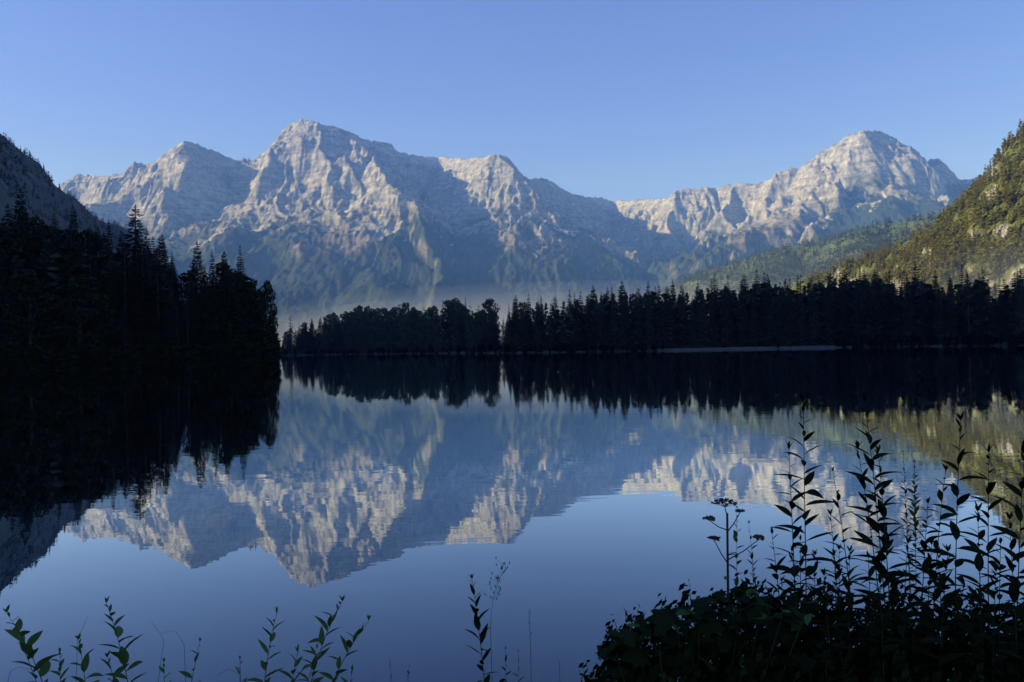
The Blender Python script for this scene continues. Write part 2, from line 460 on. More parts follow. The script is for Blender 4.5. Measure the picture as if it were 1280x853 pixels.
# skyline of the far range (photo px, py, forward distance in metres): it zigzags in depth
SKY = [(20, 300, 7500), (60, 262, 7250), (79, 239, 7000), (84, 229, 6900), (97, 218, 6800), (118, 221, 6750), (135, 220, 6650), (158, 218, 6500), (168, 202, 6350),
       (183, 207, 6400), (198, 202, 6250), (215, 186, 6050), (230, 177, 5900), (242, 179, 6050), (269, 190, 6450), (293, 200, 6800), (315, 208, 7000),
       (333, 199, 6650), (340, 185, 6450), (353, 167, 6150), (365, 153, 6000), (377, 150, 5930), (397, 153, 5880), (420, 160, 5900), (433, 164, 5960), (451, 173, 6200),
       (468, 177, 6450), (488, 180, 6700), (497, 190, 6800), (512, 193, 6950), (535, 197, 7250), (549, 196, 7350), (579, 199, 6650), (603, 197, 6150), (616, 193, 5950), (631, 194, 6000),
       (640, 204, 6200), (652, 220, 6450), (663, 224, 6600), (677, 222, 6800), (690, 227, 7000), (700, 235, 7200), (714, 242, 7450), (736, 247, 7800), (752, 246, 8000), (765, 252, 8150),
       (776, 250, 7950), (789, 252, 7700), (797, 250, 7550), (815, 250, 7300), (834, 249, 6950), (845, 238, 6750), (866, 237, 6750), (884, 235, 6700), (895, 236, 6750), (917, 230, 6600), (941, 230, 6550),
       (961, 226, 6400), (971, 216, 6300), (985, 211, 6300), (998, 212, 6300), (1011, 202, 6200), (1025, 189, 6100), (1045, 180, 6050), (1062, 169, 5950), (1079, 163, 5850), (1099, 165, 5950),
       (1119, 174, 6350), (1128, 185, 6550), (1136, 197, 6750), (1146, 205, 6850), (1160, 202, 6450), (1170, 198, 6300), (1176, 202, 6400), (1183, 214, 6550), (1193, 226, 6600), (1207, 225, 6350),
       (1227, 220, 6350), (1290, 225, 6500), (1340, 230, 6600)]
ST = (1.35, 520, 0.62)
SP = (1.35, 240, 0.70)
RANGE = [
    (SKY, ST),
    ([(168, 202, 6350), (158, 245, 6150), (148, 290, 5850), (140, 340, 5400)], SP),
    ([(108, 220, 6780), (104, 265, 6450), (98, 320, 5900)], SP),
    ([(230, 177, 5900), (239, 215, 5760), (245, 262, 5560), (243, 310, 5250), (236, 360, 4800)], SP),
    ([(353, 167, 6150), (328, 208, 5900), (310, 245, 5600), (285, 285, 5250), (262, 325, 4900), (250, 375, 4400)], SP),
    ([(377, 150, 5930), (370, 195, 5680), (356, 240, 5380), (342, 290, 5000), (335, 340, 4600), (330, 385, 4200)], SP),
    ([(400, 153, 5880), (408, 195, 5620), (414, 240, 5330), (412, 290, 4970), (402, 345, 4500), (400, 390, 4100)], SP),
    ([(431, 163, 5960), (449, 186, 5680), (473, 212, 5380), (500, 238, 5130), (524, 268, 4930), (540, 305, 4700), (546, 345, 4400), (540, 385, 4050)], SP),
    ([(424, 195, 5640), (445, 240, 5330), (458, 285, 5020), (468, 330, 4700), (468, 375, 4250)], SP),
    ([(622, 193, 5950), (642, 212, 5760), (664, 236, 5620), (692, 270, 5450), (718, 303, 5290), (742, 338, 5050), (754, 374, 4680)], (1.15, 330, 0.66)),
    ([(718, 303, 5290), (765, 328, 5250), (798, 352, 5000), (808, 384, 4650)], (1.0, 120, 0.6)),
    ([(845, 238, 6750), (838, 268, 6500), (842, 300, 6250), (852, 335, 5850), (850, 372, 5300)], SP),
    ([(917, 230, 6600), (905, 262, 6350), (912, 300, 6000), (900, 335, 5500)], SP),
    ([(971, 216, 6300), (952, 250, 6080), (955, 290, 5750), (940, 330, 5300)], SP),
    ([(1011, 202, 6200), (1003, 240, 5950), (992, 285, 5550), (980, 330, 5050)], (1.1, 150, 0.6)),
    ([(1085, 163, 5860), (1092, 198, 5700), (1082, 240, 5450), (1062, 285, 5080), (1050, 330, 4650)], (1.2, 240, 0.5)),
    ([(1092, 200, 5750), (1120, 232, 5620), (1140, 260, 5350), (1150, 295, 4950)], (1.1, 120, 0.45)),
    ([(1170, 198, 6300), (1172, 230, 6150), (1185, 255, 5900), (1200, 280, 5500)], (1.2, 160, 0.5)),
]
xs = np.arange(-4700, 4500, 8.5); ys = np.arange(3500, 8700, 10.0)
X, Y = np.meshgrid(xs, ys)
_, d0 = tents(X[::4, ::4], Y[::4, ::4], [(SKY, ST)], 0)
d0 = np.repeat(np.repeat(d0, 4, 0), 4, 1)[:X.shape[0], :X.shape[1]]
wa = sstep(20, 350, d0)
wc = 1 - 0.6 * sstep(-0.10, -0.03, X / Y) * sstep(0.17, 0.11, X / Y)
wx = 95 * fbm(X / 420, Y / 420, 4, 1) * wa * wc
wy = 95 * fbm(X / 420, Y / 420, 4, 9) * wa * wc
H, DR, SS, DW, MG = tents(X + wx, Y + wy, RANGE, 5, True)
amp = 0.08 + 0.92 * sstep(10, 220, DR)
hi = sstep(60, 420, H)
crease = sstep(0, 110, MG)
def gully(lam, k, seed):      # ribs and gullies that run down the flank, splitting as they go
    q = 0.35 * lam * fbm(X / (lam * 1.7), Y / (lam * 1.7), 3, seed + 3)
    n = np.abs(pnoise((SS + q) / lam, DW / (lam * k) + 0.3 * q / lam, seed))
    return np.clip(1 - 2.2 * n, -0.6, 1)          # sharp crests, open gullies
U = X / Y
calm = 1 - 0.62 * sstep(-0.13, -0.06, U) * sstep(0.17, 0.11, U)      # smoother slabs in the cirque and on the diagonal buttress
H = H + hi * amp * crease * calm * (50 * gully(190, 5.0, 21) + 36 * gully(85, 4.0, 25) + 19 * gully(38, 3.5, 29) + 7 * gully(19, 3.0, 33))
H = H + hi * amp * calm * (62 * (ridged((X - wy) / 360, (Y + wx) / 360, 5, 31) - 0.9))
H = H + hi * (0.55 + 0.45 * amp) * (18 * (ridged((X + 0.3 * wx) / 70, (Y + 0.3 * wy) / 130, 3, 41) - 0.8) + 11 * (ridged(X / 30, Y / 48, 3, 44) - 0.8) + 6 * fbm(X / 22, Y / 22, 2, 47))
gy_, gx_ = np.gradient(H, 10.0, 8.5)
slope = np.hypot(gx_, gy_)
px_col = CX + F_PX * X / Y
green_right = sstep(1000, 1080, px_col) * (1 - sstep(1240, 1300, px_col))
tl = 690 + 240 * fbm(X / 700, Y / 700, 3, 61) + 170 * fbm(X / 190, Y / 260, 3, 65) - 130 * amp * crease * gully(85, 4.0, 25) + 330 * green_right
veg = (0.25 + 0.75 * sstep(3.2, 1.8, slope)) * sstep(330, -230, H - tl) + 0.35 * sstep(300, -100, H - tl - 300) * sstep(1.1, 0.6, slope)
veg = np.clip(veg, 0, 1)
lowr = sstep(1100, 450, H + 160 * fbm(X / 300, Y / 300, 3, 68))
scree = sstep(-0.10, -0.55, gully(85, 4.0, 25)) * sstep(420, 640, H) * sstep(1350, 900, H) * sstep(1.6, 0.9, slope) * sstep(-0.1, 0.35, fbm(X / 420, Y / 420, 2, 73))
scree = np.clip(scree + 0.8 * sstep(0.75, 0.95, gully(190, 5.0, 77)) * sstep(500, 700, H) * sstep(1150, 900, H) * sstep(1.3, 0.8, slope), 0, 1)
veg = veg * (1 - 0.8 * scree)
split = int(np.argmin(np.abs(xs - at(765, 252, 7650).x)))
me = grid_mesh('mountain', X[:, :split + 1], Y[:, :split + 1], H[:, :split + 1], M_ROCK, veg[:, :split + 1], lowr[:, :split + 1], scree[:, :split + 1])
tag(link('mountain', me), 'pale grey limestone massif with the tallest summit, left of the notch', kind='structure')
me = grid_mesh('mountain', X[:, split:], Y[:, split:], H[:, split:], M_ROCK, veg[:, split:], lowr[:, split:], scree[:, split:])
tag(link('mountain', me), 'pale limestone mountain with a broad domed summit, right of the notch', kind='structure')

# green foothill below the right-hand mountain
FOOT = [([(800, 374, 2950), (850, 349, 2900), (870, 336, 2880), (900, 326, 2840), (934, 317, 2790), (961, 309, 2740), (991, 302, 2690), (1040, 289, 2600), (1100, 274, 2500), (1150, 263, 2420), (1210, 256, 2330), (1300, 240, 2250), (1420, 228, 2150)], (0.55, 600, 0.45)),
        ([(991, 302, 2690), (960, 329, 2350), (930, 357, 2050)], (0.5, 300, 0.4)),
        ([(1100, 274, 2500), (1070, 309, 2150), (1040, 347, 1850)], (0.5, 300, 0.4))]
fx = np.arange(100, 2700, 16.0); fy = np.arange(1500, 4200, 16.0)
X, Y = np.meshgrid(fx, fy)
Hf, Df = tents(X + 25 * fbm(X / 200, Y / 200, 3, 3), Y + 25 * fbm(X / 200, Y / 200, 3, 5), FOOT, -30)
Hf = Hf + sstep(0, 80, Hf) * sstep(5, 150, Df) * 22 * (ridged(X / 260, Y / 320, 4, 71) - 0.8) - 18
me = grid_mesh('foothill', X, Y, Hf, M_FOOTHILL, np.ones_like(Hf))
tag(link('hill', me), 'green forested foothill under the domed mountain', kind='structure')
foot_z = sampler(fx, fy, Hf)

# sunlit wooded crag on the right
CRAG = [([(1000, 352, 1250), (1045, 337, 1200), (1069, 327, 1180), (1092, 318, 1150), (1126, 308, 1100), (1146, 296, 1080), (1160, 286, 1060), (1180, 280, 1040), (1203, 273, 1000), (1217, 262, 980), (1229, 238, 960), (1240, 216, 940), (1250, 200, 920), (1262, 184, 900), (1280, 165, 880), (1330, 120, 850), (1420, 60, 800), (1560, 10, 720)], (1.25, 70, 1.0)),
        ([(1217, 262, 980), (1200, 300, 850), (1180, 330, 760)], (0.9, 60, 0.8)),
        ([(1280, 165, 880), (1275, 235, 800), (1270, 300, 730)], (1.5, 60, 1.1))]
cx_ = np.arange(300, 1100, 4.0); cy_ = np.arange(480, 1500, 4.0)
X, Y = np.meshgrid(cx_, cy_)
wx = 14 * fbm(X / 70, Y / 70, 3, 13); wy = 14 * fbm(X / 70, Y / 70, 3, 17)
Hc, Dc = tents(X + wx, Y + wy, CRAG, -20)
Hc = Hc + sstep(0, 40, Hc) * (0.2 + 0.8 * sstep(2, 40, Dc)) * (16 * (ridged(X / 50, Y / 90, 4, 81) - 0.8) + 5 * fbm(X / 14, Y / 14, 3, 83))
Hc = Hc + sstep(0, 40, Hc) * 1.5 * np.sin(2 * np.pi * (Hc + 8 * fbm(X / 60, Y / 60, 2, 85)) / 26)
g1, g2 = np.gradient(Hc, 4.0); sl = np.hypot(g1, g2)
vegc = np.clip(sstep(2.6, 1.5, sl) + 0.35 * fbm(X / 60, Y / 60, 3, 87), 0, 1)
me = grid_mesh('crag', X, Y, Hc, M_CLIFF, vegc)
tag(link('hill', me), 'sunlit wooded crag with pale rock faces at the right edge', kind='structure')
crag_z = sampler(cx_, cy_, Hc); crag_sl = sampler(cx_, cy_, sl)

# steep valley side on the left: its crest shades the lake
V = Vector
LEFT = [([V((-680, 2000, 10)), (225, 400, 1750), (185, 325, 1680), (151, 286, 1600), (135, 278, 1550), (104, 268, 1480), (84, 257, 1450), (69, 252, 1420), (60, 242, 1400), (44, 227, 1370), (29, 215, 1340), (12, 197, 1310), (0, 187, 1290),
          V((-900, 1150, 470)), V((-920, 900, 540)), V((-900, 500, 600)), V((-900, 0, 620)), V((-930, -600, 640)), V((-950, -1500, 640)), V((-950, -2600, 600))], (1.0, 250, 0.98))]
lx = np.arange(-1900, 0, 14.0); ly = np.arange(-2800, 2500, 14.0)
X, Y = np.meshgrid(lx, ly)
wx = 20 * fbm(X / 160, Y / 160, 3, 23); wy = 20 * fbm(X / 160, Y / 160, 3, 27)
Hl, Dl = tents(X + wx, Y + wy, LEFT, -40)
Hl = Hl + sstep(0, 80, Hl) * sstep(5, 120, Dl) * 24 * (ridged(X / 150, Y / 150, 4, 91) - 0.8)
me = grid_mesh('valley_side', X, Y, Hl, M_HILLSIDE, np.ones_like(Hl))
tag(link('hillside', me), 'shaded blue hillside falling to the right behind the left wood', kind='structure')
left_z = sampler(lx, ly, Hl)

# ------------------------------------------------------------------ air
def box_mesh(name, a, b):
    v = [(x, y, z) for x in (a[0], b[0]) for y in (a[1], b[1]) for z in (a[2], b[2])]
    f = [(0, 1, 3, 2), (4, 6, 7, 5), (0, 4, 5, 1), (2, 3, 7, 6), (0, 2, 6, 4), (1, 5, 7, 3)]
    me = bpy.data.meshes.new(name); me.from_pydata(v, [], f); me.update(); return me
def volume_mat(name, color, dens, aniso=0.0):
    m = bpy.data.materials.new(name); m.use_nodes = True; nt = m.node_tree; nt.nodes.clear()
    o = nt.nodes.new('ShaderNodeOutputMaterial'); p = nt.nodes.new('ShaderNodeVolumePrincipled')
    p.inputs['Color'].default_value = (*color, 1); p.inputs['Density'].default_value = dens
    p.inputs['Absorption Color'].default_value = (1, 1, 1, 1); p.inputs['Anisotropy'].default_value = aniso
    nt.links.new(p.outputs[0], o.inputs['Volume'])
    return m
hz = box_mesh('haze', (-9100, -9100, -6), (9100, 9100, 1900)); hz.materials.append(volume_mat('haze_air', (0.15, 0.35, 1.0), 1.15e-4))
tag(link('haze', hz), 'thin blue morning haze filling the valley', 'haze', kind='stuff')

# ------------------------------------------------------------------ trees
def spruce_meshes(name, seed, H=20.0, Rm=3.0, whorls=34, nb=7, nseg=4, base=0.12, power=0.85, mat=None, droop=0.35, gap=0.0, spike=0.03, kite=1.0):
    rnd = random.Random(seed)
    c = MB()
    for w in range(whorls):
        t = (w + rnd.uniform(-0.2, 0.2)) / (whorls - 1)
        t = min(max(t, 0), 1)
        z = H * (base + (1 - base - spike) * t ** 0.92)
        L0 = Rm * max(1 - t, 0.0) ** power + 0.10
        if t < 0.12: L0 *= 0.75 + 2 * t
        for i in range(nb if t < 0.85 else max(4, nb - 2)):
            if rnd.random() < gap: continue
            a = 2 * math.pi * (i + rnd.random() * 0.9) / nb + w * 1.3
            L = L0 * rnd.uniform(0.62, 1.16)
            d = Vector((math.cos(a), math.sin(a), 0)); sd = Vector((-d.y, d.x, 0))
            up = 0.35 * t - 0.10; dr = droop * (1.1 - t)
            P = lambda q: Vector((0, 0, z)) + d * (L * q) + Vector((0, 0, L * (up * q - dr * q * q + 0.22 * q ** 3)))
            wd = (0.10 + 0.05 * L) * kite
            c.quad(P(0), P(0.55) + sd * wd, P(1.0), P(0.55) - sd * wd)
            for k in range(nseg):
                q = 0.25 + 0.70 * (k + rnd.random() * 0.8) / nseg
                p = P(q); l = (L * 0.36 * (1.15 - q) + 0.16) * rnd.uniform(0.7, 1.25)
                for sg in (-1, 1):
                    e = (d * rnd.uniform(0.5, 0.9) + sd * sg * rnd.uniform(0.5, 1.0)); e.normalize()
                    tip = p + e * l + Vector((0, 0, -l * rnd.uniform(0.15, 0.65)))
                    mid = (p + tip) * 0.5; ww = l * 0.26 * kite
                    s2 = Vector((-e.y, e.x, rnd.uniform(-0.6, 0.6))).normalized()
                    c.quad(p, mid + s2 * ww, tip, mid - s2 * ww)
    for i in range(5):   # leader
        a = i * 1.26; d = Vector((math.cos(a), math.sin(a), 0)) * 0.10
        c.tri(Vector((0, 0, H)), Vector((0, 0, H * (1 - spike * 1.8))) + d, Vector((0, 0, H * (1 - spike * 1.8))) + Vector((-d.y, d.x, 0)))
    tr = MB()
    tr.tube([(0, 0, -0.6), (0, 0, H * 0.3), (0, 0, H * 0.7), (0, 0, H * 0.985)], [H * 0.013, H * 0.010, H * 0.005, 0.02], 6)
    return c.mesh(name + '_crown', mat), tr.mesh(name + '_trunk', M_BARK, True)

def broad_meshes(name, seed, H=18.0, Rm=4.5, lobes=12, per=170, leaf=0.42, mat=None, base=0.22, gapz=1.0):
    rnd = random.Random(seed)
    c = MB(); tr = MB()
    tr.tube([(0, 0, -0.6), (0.1, 0, H * 0.25), (-0.1, 0.1, H * 0.5), (0.1, 0, H * 0.85)], [H * 0.017, H * 0.014, H * 0.009, 0.03], 6)
    for l in range(lobes):
        u = (l + 0.5) / lobes
        z = H * (base + (0.93 - base) * u)
        prof = math.sin(math.pi * min(0.97, 0.18 + 0.80 * u)) ** 0.7
        a = l * 2.4 + rnd.uniform(-0.4, 0.4)
        rr = Rm * prof * rnd.uniform(0.35, 0.72)
        cen = Vector((math.cos(a) * rr, math.sin(a) * rr, z))
        rad = Rm * rnd.uniform(0.34, 0.52) * (0.6 + 0.5 * prof)
        tr.tube([(0, 0, z * 0.72), tuple(cen * 0.5 + Vector((0, 0, z * 0.42))), tuple(cen)], [H * 0.006, H * 0.004, 0.02], 5)
        for k in range(per):
            n = Vector((rnd.gauss(0, 1), rnd.gauss(0, 1), rnd.gauss(0, 1))).normalized()
            p = cen + Vector((n.x, n.y, n.z * 0.85)) * rad * rnd.uniform(0.55, 1.08) ** 0.6
            e = (n + Vector((rnd.gauss(0, .7), rnd.gauss(0, .7), rnd.gauss(0, .7)))).normalized()
            x = e.orthogonal().normalized(); y = e.cross(x); s_ = leaf * rnd.uniform(0.6, 1.3)
            ang = rnd.random() * 6.28; x, y = x * math.cos(ang) + y * math.sin(ang), y * math.cos(ang) - x * math.sin(ang)
            c.quad(p - x * s_, p - y * s_ * 0.55, p + x * s_, p + y * s_ * 0.55)
    return c.mesh(name + '_crown', mat), tr.mesh(name + '_trunk', M_BARK, True)

class Proto:
    def __init__(s, meshes, H): s.crown, s.trunk = meshes; s.H = H
def plant_tree(name, proto, x, y, zb, height, label, group=None, cat='tree', wide=1.0, rot=None):
    o = empty(name, (x, y, zb))
    k = height / proto.H
    o.scale = (k * wide, k * wide, k)
    o.rotation_euler = (0, 0, random.random() * 6.28 if rot is None else rot)
    tag(o, label, cat, group)
    link('trunk', proto.trunk, o); link('crown', proto.crown, o)
    return o

NEAR_SPRUCE = [Proto(spruce_meshes('near_spruce', 100 + i, 22, [3.3, 2.9, 3.7, 2.8][i], [42, 38, 44, 36][i], 9, 5, 0.05, [0.66, 0.74, 0.62, 0.78][i], M_NEEDLE, gap=0.06, kite=1.05), 22) for i in range(4)]
NEAR_THIN = [Proto(spruce_meshes('near_thin', 120 + i, 22, 3.0, 30, 7, 5, 0.15, 0.6, M_NEEDLE, gap=0.15, spike=0.04), 22) for i in range(2)]
NEAR_BROAD = [Proto(broad_meshes('near_broad', 130 + i, 16, 4.2, 14, 230, 0.30, M_BROAD, 0.12), 16) for i in range(3)]
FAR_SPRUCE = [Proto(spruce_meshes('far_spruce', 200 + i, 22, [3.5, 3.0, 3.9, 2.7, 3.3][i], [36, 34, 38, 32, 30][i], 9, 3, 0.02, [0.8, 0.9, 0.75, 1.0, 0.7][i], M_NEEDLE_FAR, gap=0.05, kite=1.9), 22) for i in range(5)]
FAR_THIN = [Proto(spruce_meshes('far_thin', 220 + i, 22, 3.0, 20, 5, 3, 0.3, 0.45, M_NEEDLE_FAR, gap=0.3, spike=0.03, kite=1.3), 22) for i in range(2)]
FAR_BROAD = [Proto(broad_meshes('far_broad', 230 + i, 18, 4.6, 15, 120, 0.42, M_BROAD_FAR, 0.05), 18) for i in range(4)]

ORD = ['first', 'second', 'third', 'fourth', 'fifth', 'sixth', 'seventh', 'eighth', 'ninth', 'tenth', 'eleventh', 'twelfth', 'thirteenth', 'fourteenth', 'fifteenth',
       'sixteenth', 'seventeenth', 'eighteenth', 'nineteenth', 'twentieth']
TENS = {20: ('twenty', 'twentieth'), 30: ('thirty', 'thirtieth'), 40: ('forty', 'fortieth'), 50: ('fifty', 'fiftieth'), 60: ('sixty', 'sixtieth'), 70: ('seventy', 'seventieth'), 80: ('eighty', 'eightieth'), 90: ('ninety', 'ninetieth')}
def ordinal(n):
    if n <= 20: return ORD[n - 1]
    t, u = n // 10 * 10, n % 10
    return TENS[t][1] if u == 0 else TENS[t][0] + '-' + ORD[u - 1]

# --- wood on the left shore: tree tops read from the photograph (px, top py, forward distance, kind, width, label)
LEFT_TREES = [
    (-14, 246, 150, 's', 1.1, 'dark spruce cut by the left picture edge'),
    (25, 232, 165, 's', 1.25, 'tall dark spruce with a broad crown near the left picture edge'),
    (50, 268, 150, 'b', 1.2, 'round dark treetop just right of the tall spruce at the left edge'),
    (68, 264, 160, 's', 1.2, 'dark broad treetop left of the slim spire on the left wood'),
    (91, 253, 170, 's', 0.8, 'slim dark spruce spire poking up behind the left wood'),
    (108, 283, 150, 'b', 1.1, 'dark leafy tree right of the slim spire in the left wood'),
    (122, 280, 160, 's', 0.8, 'small pointed spruce left of the blunt spruce in the left wood'),
    (136, 273, 155, 's', 1.0, 'blunt dark spruce left of the tallest tiered spruce'),
    (169, 253, 180, 'S', 1.5, 'tall dark spruce with open tiered branches on the left wood'),
    (183, 283, 165, 's', 1.1, 'dark spruce leaning on the tiered spruce from the right'),
    (202, 289, 160, 's', 0.95, 'narrow spruce right of the tiered spruce on the left wood'),
    (215, 313, 145, 's', 0.9, 'small spruce left of the notch in the left wood'),
    (246, 299, 132, 's', 1.0, 'pointed spruce right of the notch in the left wood'),
    (265, 310, 138, 's', 0.8, 'first small spire right of the pointed spruce in the left wood'),
    (280, 310, 142, 's', 0.75, 'second small spire left of the end spruce in the left wood'),
    (300, 304, 150, 's', 1.0, 'tall end spruce of the left wood above the leafy tree'),
    (316, 352, 135, 'b', 0.9, 'dark leafy tree below the end spruce of the left wood'),
    (333, 348, 128, 'b', 0.62, 'leafy tree overhanging the water at the tip of the left shore'),
    (338, 392, 126, 'b', 0.5, 'low leafy tree at the very tip of the left shore'),
]
li = 0
for px, py, Yd, kd, wide, lab in LEFT_TREES:
    p = at(px, py, Yd); zb = gz(p.x, Yd) - 0.3
    pr = {'s': NEAR_SPRUCE[li % 4], 'S': NEAR_THIN[0], 'b': NEAR_BROAD[li % 3]}[kd]
    plant_tree('spruce_tree' if kd != 'b' else 'leafy_tree', pr, p.x, Yd, zb, p.z - zb, lab, 'trees on the left shore', wide=wide)
    li += 1
# shore-side trees that close the wood under those tops
rnd = random.Random(5)
n_left = 0
for row, (y0, dtop) in enumerate(((106, 60), (116, 28), (130, 20), (146, 14))):
    px = -30 + row * 7
    while px < 322 - row * 3:
        sk = np.interp(px, [-30, 25, 60, 91, 136, 169, 205, 222, 246, 300, 320], [250, 240, 268, 262, 278, 262, 292, 325, 306, 312, 350])
        Yd = max(y0, float(shoreY(tanpx(px))) + 2.0) + rnd.uniform(0, 6)
        top = sk + dtop * rnd.uniform(0.6, 1.8) + (30 if row == 0 else 0) * rnd.random()
        p = at(px, top, Yd); zb = gz(p.x, Yd) - 0.3
        kd = rnd.random()
        pr = rnd.choice(NEAR_BROAD) if kd < 0.15 else rnd.choice(NEAR_SPRUCE)
        plant_tree('leafy_tree' if kd < 0.15 else 'spruce_tree', pr, p.x, Yd, zb, p.z - zb, ('leafy tree' if kd < 0.15 else 'spruce') + ' in the black lower mass of the left wood, below the skyline trees', 'trees in the black mass of the left wood', wide=rnd.uniform(1.1, 1.5))
        n_left += 1
        px += rnd.uniform(17, 26)

# --- forest wall on the far shore
FAR_SKY = [(349, 428), (356, 412), (372, 405), (385, 399), (400, 394), (420, 391), (445, 383), (470, 382), (495, 381), (520, 382), (540, 384), (555, 376), (570, 374), (585, 377), (600, 381), (612, 376), (620, 383),
           (625, 398), (631, 392), (636, 374), (650, 369), (665, 366), (680, 370), (700, 367), (720, 364), (745, 360), (778, 357), (800, 358), (830, 355), (860, 356), (880, 352), (900, 348), (920, 352), (955, 342), (980, 347), (1000, 344), (1020, 346),
           (1050, 338), (1080, 341), (1095, 338), (1120, 345), (1140, 338), (1160, 347), (1180, 350), (1200, 341), (1215, 338), (1230, 343), (1250, 352), (1270, 340), (1300, 335)]
fs_x = [a for a, _ in FAR_SKY]; fs_y = [b for _, b in FAR_SKY]
rnd = random.Random(21)
STAND = [(623.5, 402, 302, 's', 0.8, 'short spruce low in the narrow gap of the far forest, left one'),
         (629, 396, 292, 's', 0.7, 'short spruce low in the narrow gap of the far forest, right one'),
         (363, 391, 440, 'T', 0.8, 'lone thin tree poking above the left end of the far forest'),
         (568, 373, 350, 'b', 0.8, 'round leafy crown left of the gap in the far forest'),
         (612, 374, 300, 's', 0.9, 'pointed spruce just left of the narrow gap in the far forest'),
         (636, 378, 285, 's', 0.8, 'spruce just right of the narrow gap in the far forest'),
         (645, 367, 285, 's', 0.9, 'taller spruce second right of the narrow gap in the far forest'),
         (955, 338, 262, 's', 0.9, 'tall spruce spire in the far forest left of the lacy crown'),
         (1050, 333, 252, 'T', 1.2, 'lacy flat-topped pine crown above the far forest'),
         (1080, 335, 248, 's', 0.9, 'left one of two spires right of the lacy flat-topped crown'),
         (1095, 333, 246, 's', 0.8, 'right one of two spires right of the lacy flat-topped crown'),
         (1130, 336, 240, 'T', 1.0, 'thin open-branched tree on the far forest, left of the tallest thin one'),
         (1143, 325, 238, 'T', 1.05, 'tallest thin open-branched tree on the far forest skyline'),
         (1208, 333, 222, 's', 0.9, 'pointed spruce on the far forest left of the lacy larch'),
         (1230, 336, 215, 'T', 1.1, 'lacy larch-like tree near the right picture edge'),
         (1276, 334, 188, 'T', 1.3, 'near dark open tree cut by the right picture edge'),
         (1285, 352, 185, 'b', 0.8, 'low dark leafy tree at the right picture edge')]
for px, py, Yd, kd, wide, lab in STAND:
    p = at(px, py, Yd); Yd = max(Yd, float(shoreY(p.x / Yd)) + 2.5); p = at(px, py, Yd); zb = gz(p.x, Yd) - 0.3
    pr = {'s': rnd.choice(FAR_SPRUCE), 'T': rnd.choice(FAR_THIN), 'b': rnd.choice(FAR_BROAD)}[kd]
    plant_tree({'s': 'spruce_tree', 'T': 'open_tree', 'b': 'leafy_tree'}[kd], pr, p.x, Yd, zb, p.z - zb, lab, 'trees on the far shore', wide=wide)
cnt = {}
for row in range(3):
    px = 352 + row * 3.0
    while px < 1296:
        Dm = [5, 11, 20][row]
        if abs(px - 626) < 2.0: px = 628.5
        Yd = float(shoreY(tanpx(px))) + Dm + rnd.uniform(-2, 2)
        left_part = px < 626
        top = float(np.interp(px, fs_x, fs_y)) + [11, 5, 0][row] * rnd.uniform(0.4, 1.6) + rnd.uniform(-6, 5) - (0 if left_part else float(np.interp(px, [630, 900, 1000, 1290], [2, 3, 7, 7])))
        p = at(px, top, Yd); zb = gz(p.x, Yd) - 0.3
        kd = rnd.random()
        isb = kd < (0.62 if left_part else 0.0)
        pr = rnd.choice(FAR_BROAD) if isb else (rnd.choice(FAR_THIN) if kd > 0.94 else rnd.choice(FAR_SPRUCE))
        side = 'left' if left_part else 'right'
        kn = 'leafy tree' if isb else 'spruce'
        key = (row, side, kn); cnt[key] = cnt.get(key, 0) + 1
        rn = ['front', 'middle', 'back'][row]
        lab = f"dark {kn} in the {rn} row of the far forest, {side} of the gap"
        if row != 1:
            lab = f"{ordinal(cnt[key])} {kn} from left, {rn} row of far forest {side} of gap"
        if abs(px - 626) > 5 or row == 0:
            h = p.z - zb
            plant_tree('leafy_tree' if isb else 'spruce_tree', pr, p.x, Yd, zb, h, lab, f'{kn}s in the {rn} row of the far forest {side} of the gap', wide=(rnd.uniform(0.8, 1.1) if isb else rnd.uniform(0.85, 1.25)) * min(1.0, 0.45 + abs(px - 626) / 26))
        step = [3.9, 4.3, 4.6][row] / Yd * 1000      # metres between trees
        px += step * rnd.uniform(0.75, 1.3)

# --- trees on the sunlit crag
CRAG_SPRUCE = [Proto(spruce_meshes('crag_spruce', 300 + i, 20, [3.2, 2.7, 3.6][i], 16, 6, 2, 0.05, 0.8, M_CLIFFNEED, gap=0.05, kite=1.9), 20) for i in range(3)]
CRAG_BROAD = [Proto(broad_meshes('crag_broad', 320 + i, 15, 4.8, 9, 55, 0.85, M_CLIFFLEAF, 0.05), 15) for i in range(3)]
rnd = random.Random(33)
CREST = [(1230, 221, 'spruce leaning out at the foot of the crest trees on the sunlit crag'), (1237, 207, 'slim tree on the crag crest, lowest on the skyline'), (1246, 187, 'dark conifer on the crag skyline below the picture corner'),
         (1259, 174, 'large dark tree on the crag skyline, second from the right edge'), (1271, 160, 'dark tree on the crag skyline next to the right edge'), (1279, 149, 'topmost tree on the crag at the right edge')]
crest_pts = [at(*q) for q in CRAG[0][0]]
for px, py, lab in CREST:
    Yd = float(np.interp(px, [q[0] for q in CRAG[0][0]], [q[2] for q in CRAG[0][0]])) - 4
    p = at(px, py, Yd); zb = crag_z(p.x, Yd)
    h = max(p.z - zb, 12)
    plant_tree('crag_tree', rnd.choice(CRAG_SPRUCE), p.x, Yd, zb - 0.5, h, lab, 'trees on the crag skyline', wide=1.1)
cands = []
for i in range(30000):
    x = rnd.uniform(320, 760); y = rnd.uniform(560, 1250)
    z = crag_z(x, y)
    if z < 6: continue
    t = x / y * F_PX + CX
    if t > 1330 or t < 1010: continue
    if crag_sl(x, y) > 1.75 and rnd.random() < 0.85: continue
    cands.append((x, y, z))
cands = cands[:5200]
cands.sort(key=lambda c: c[1])
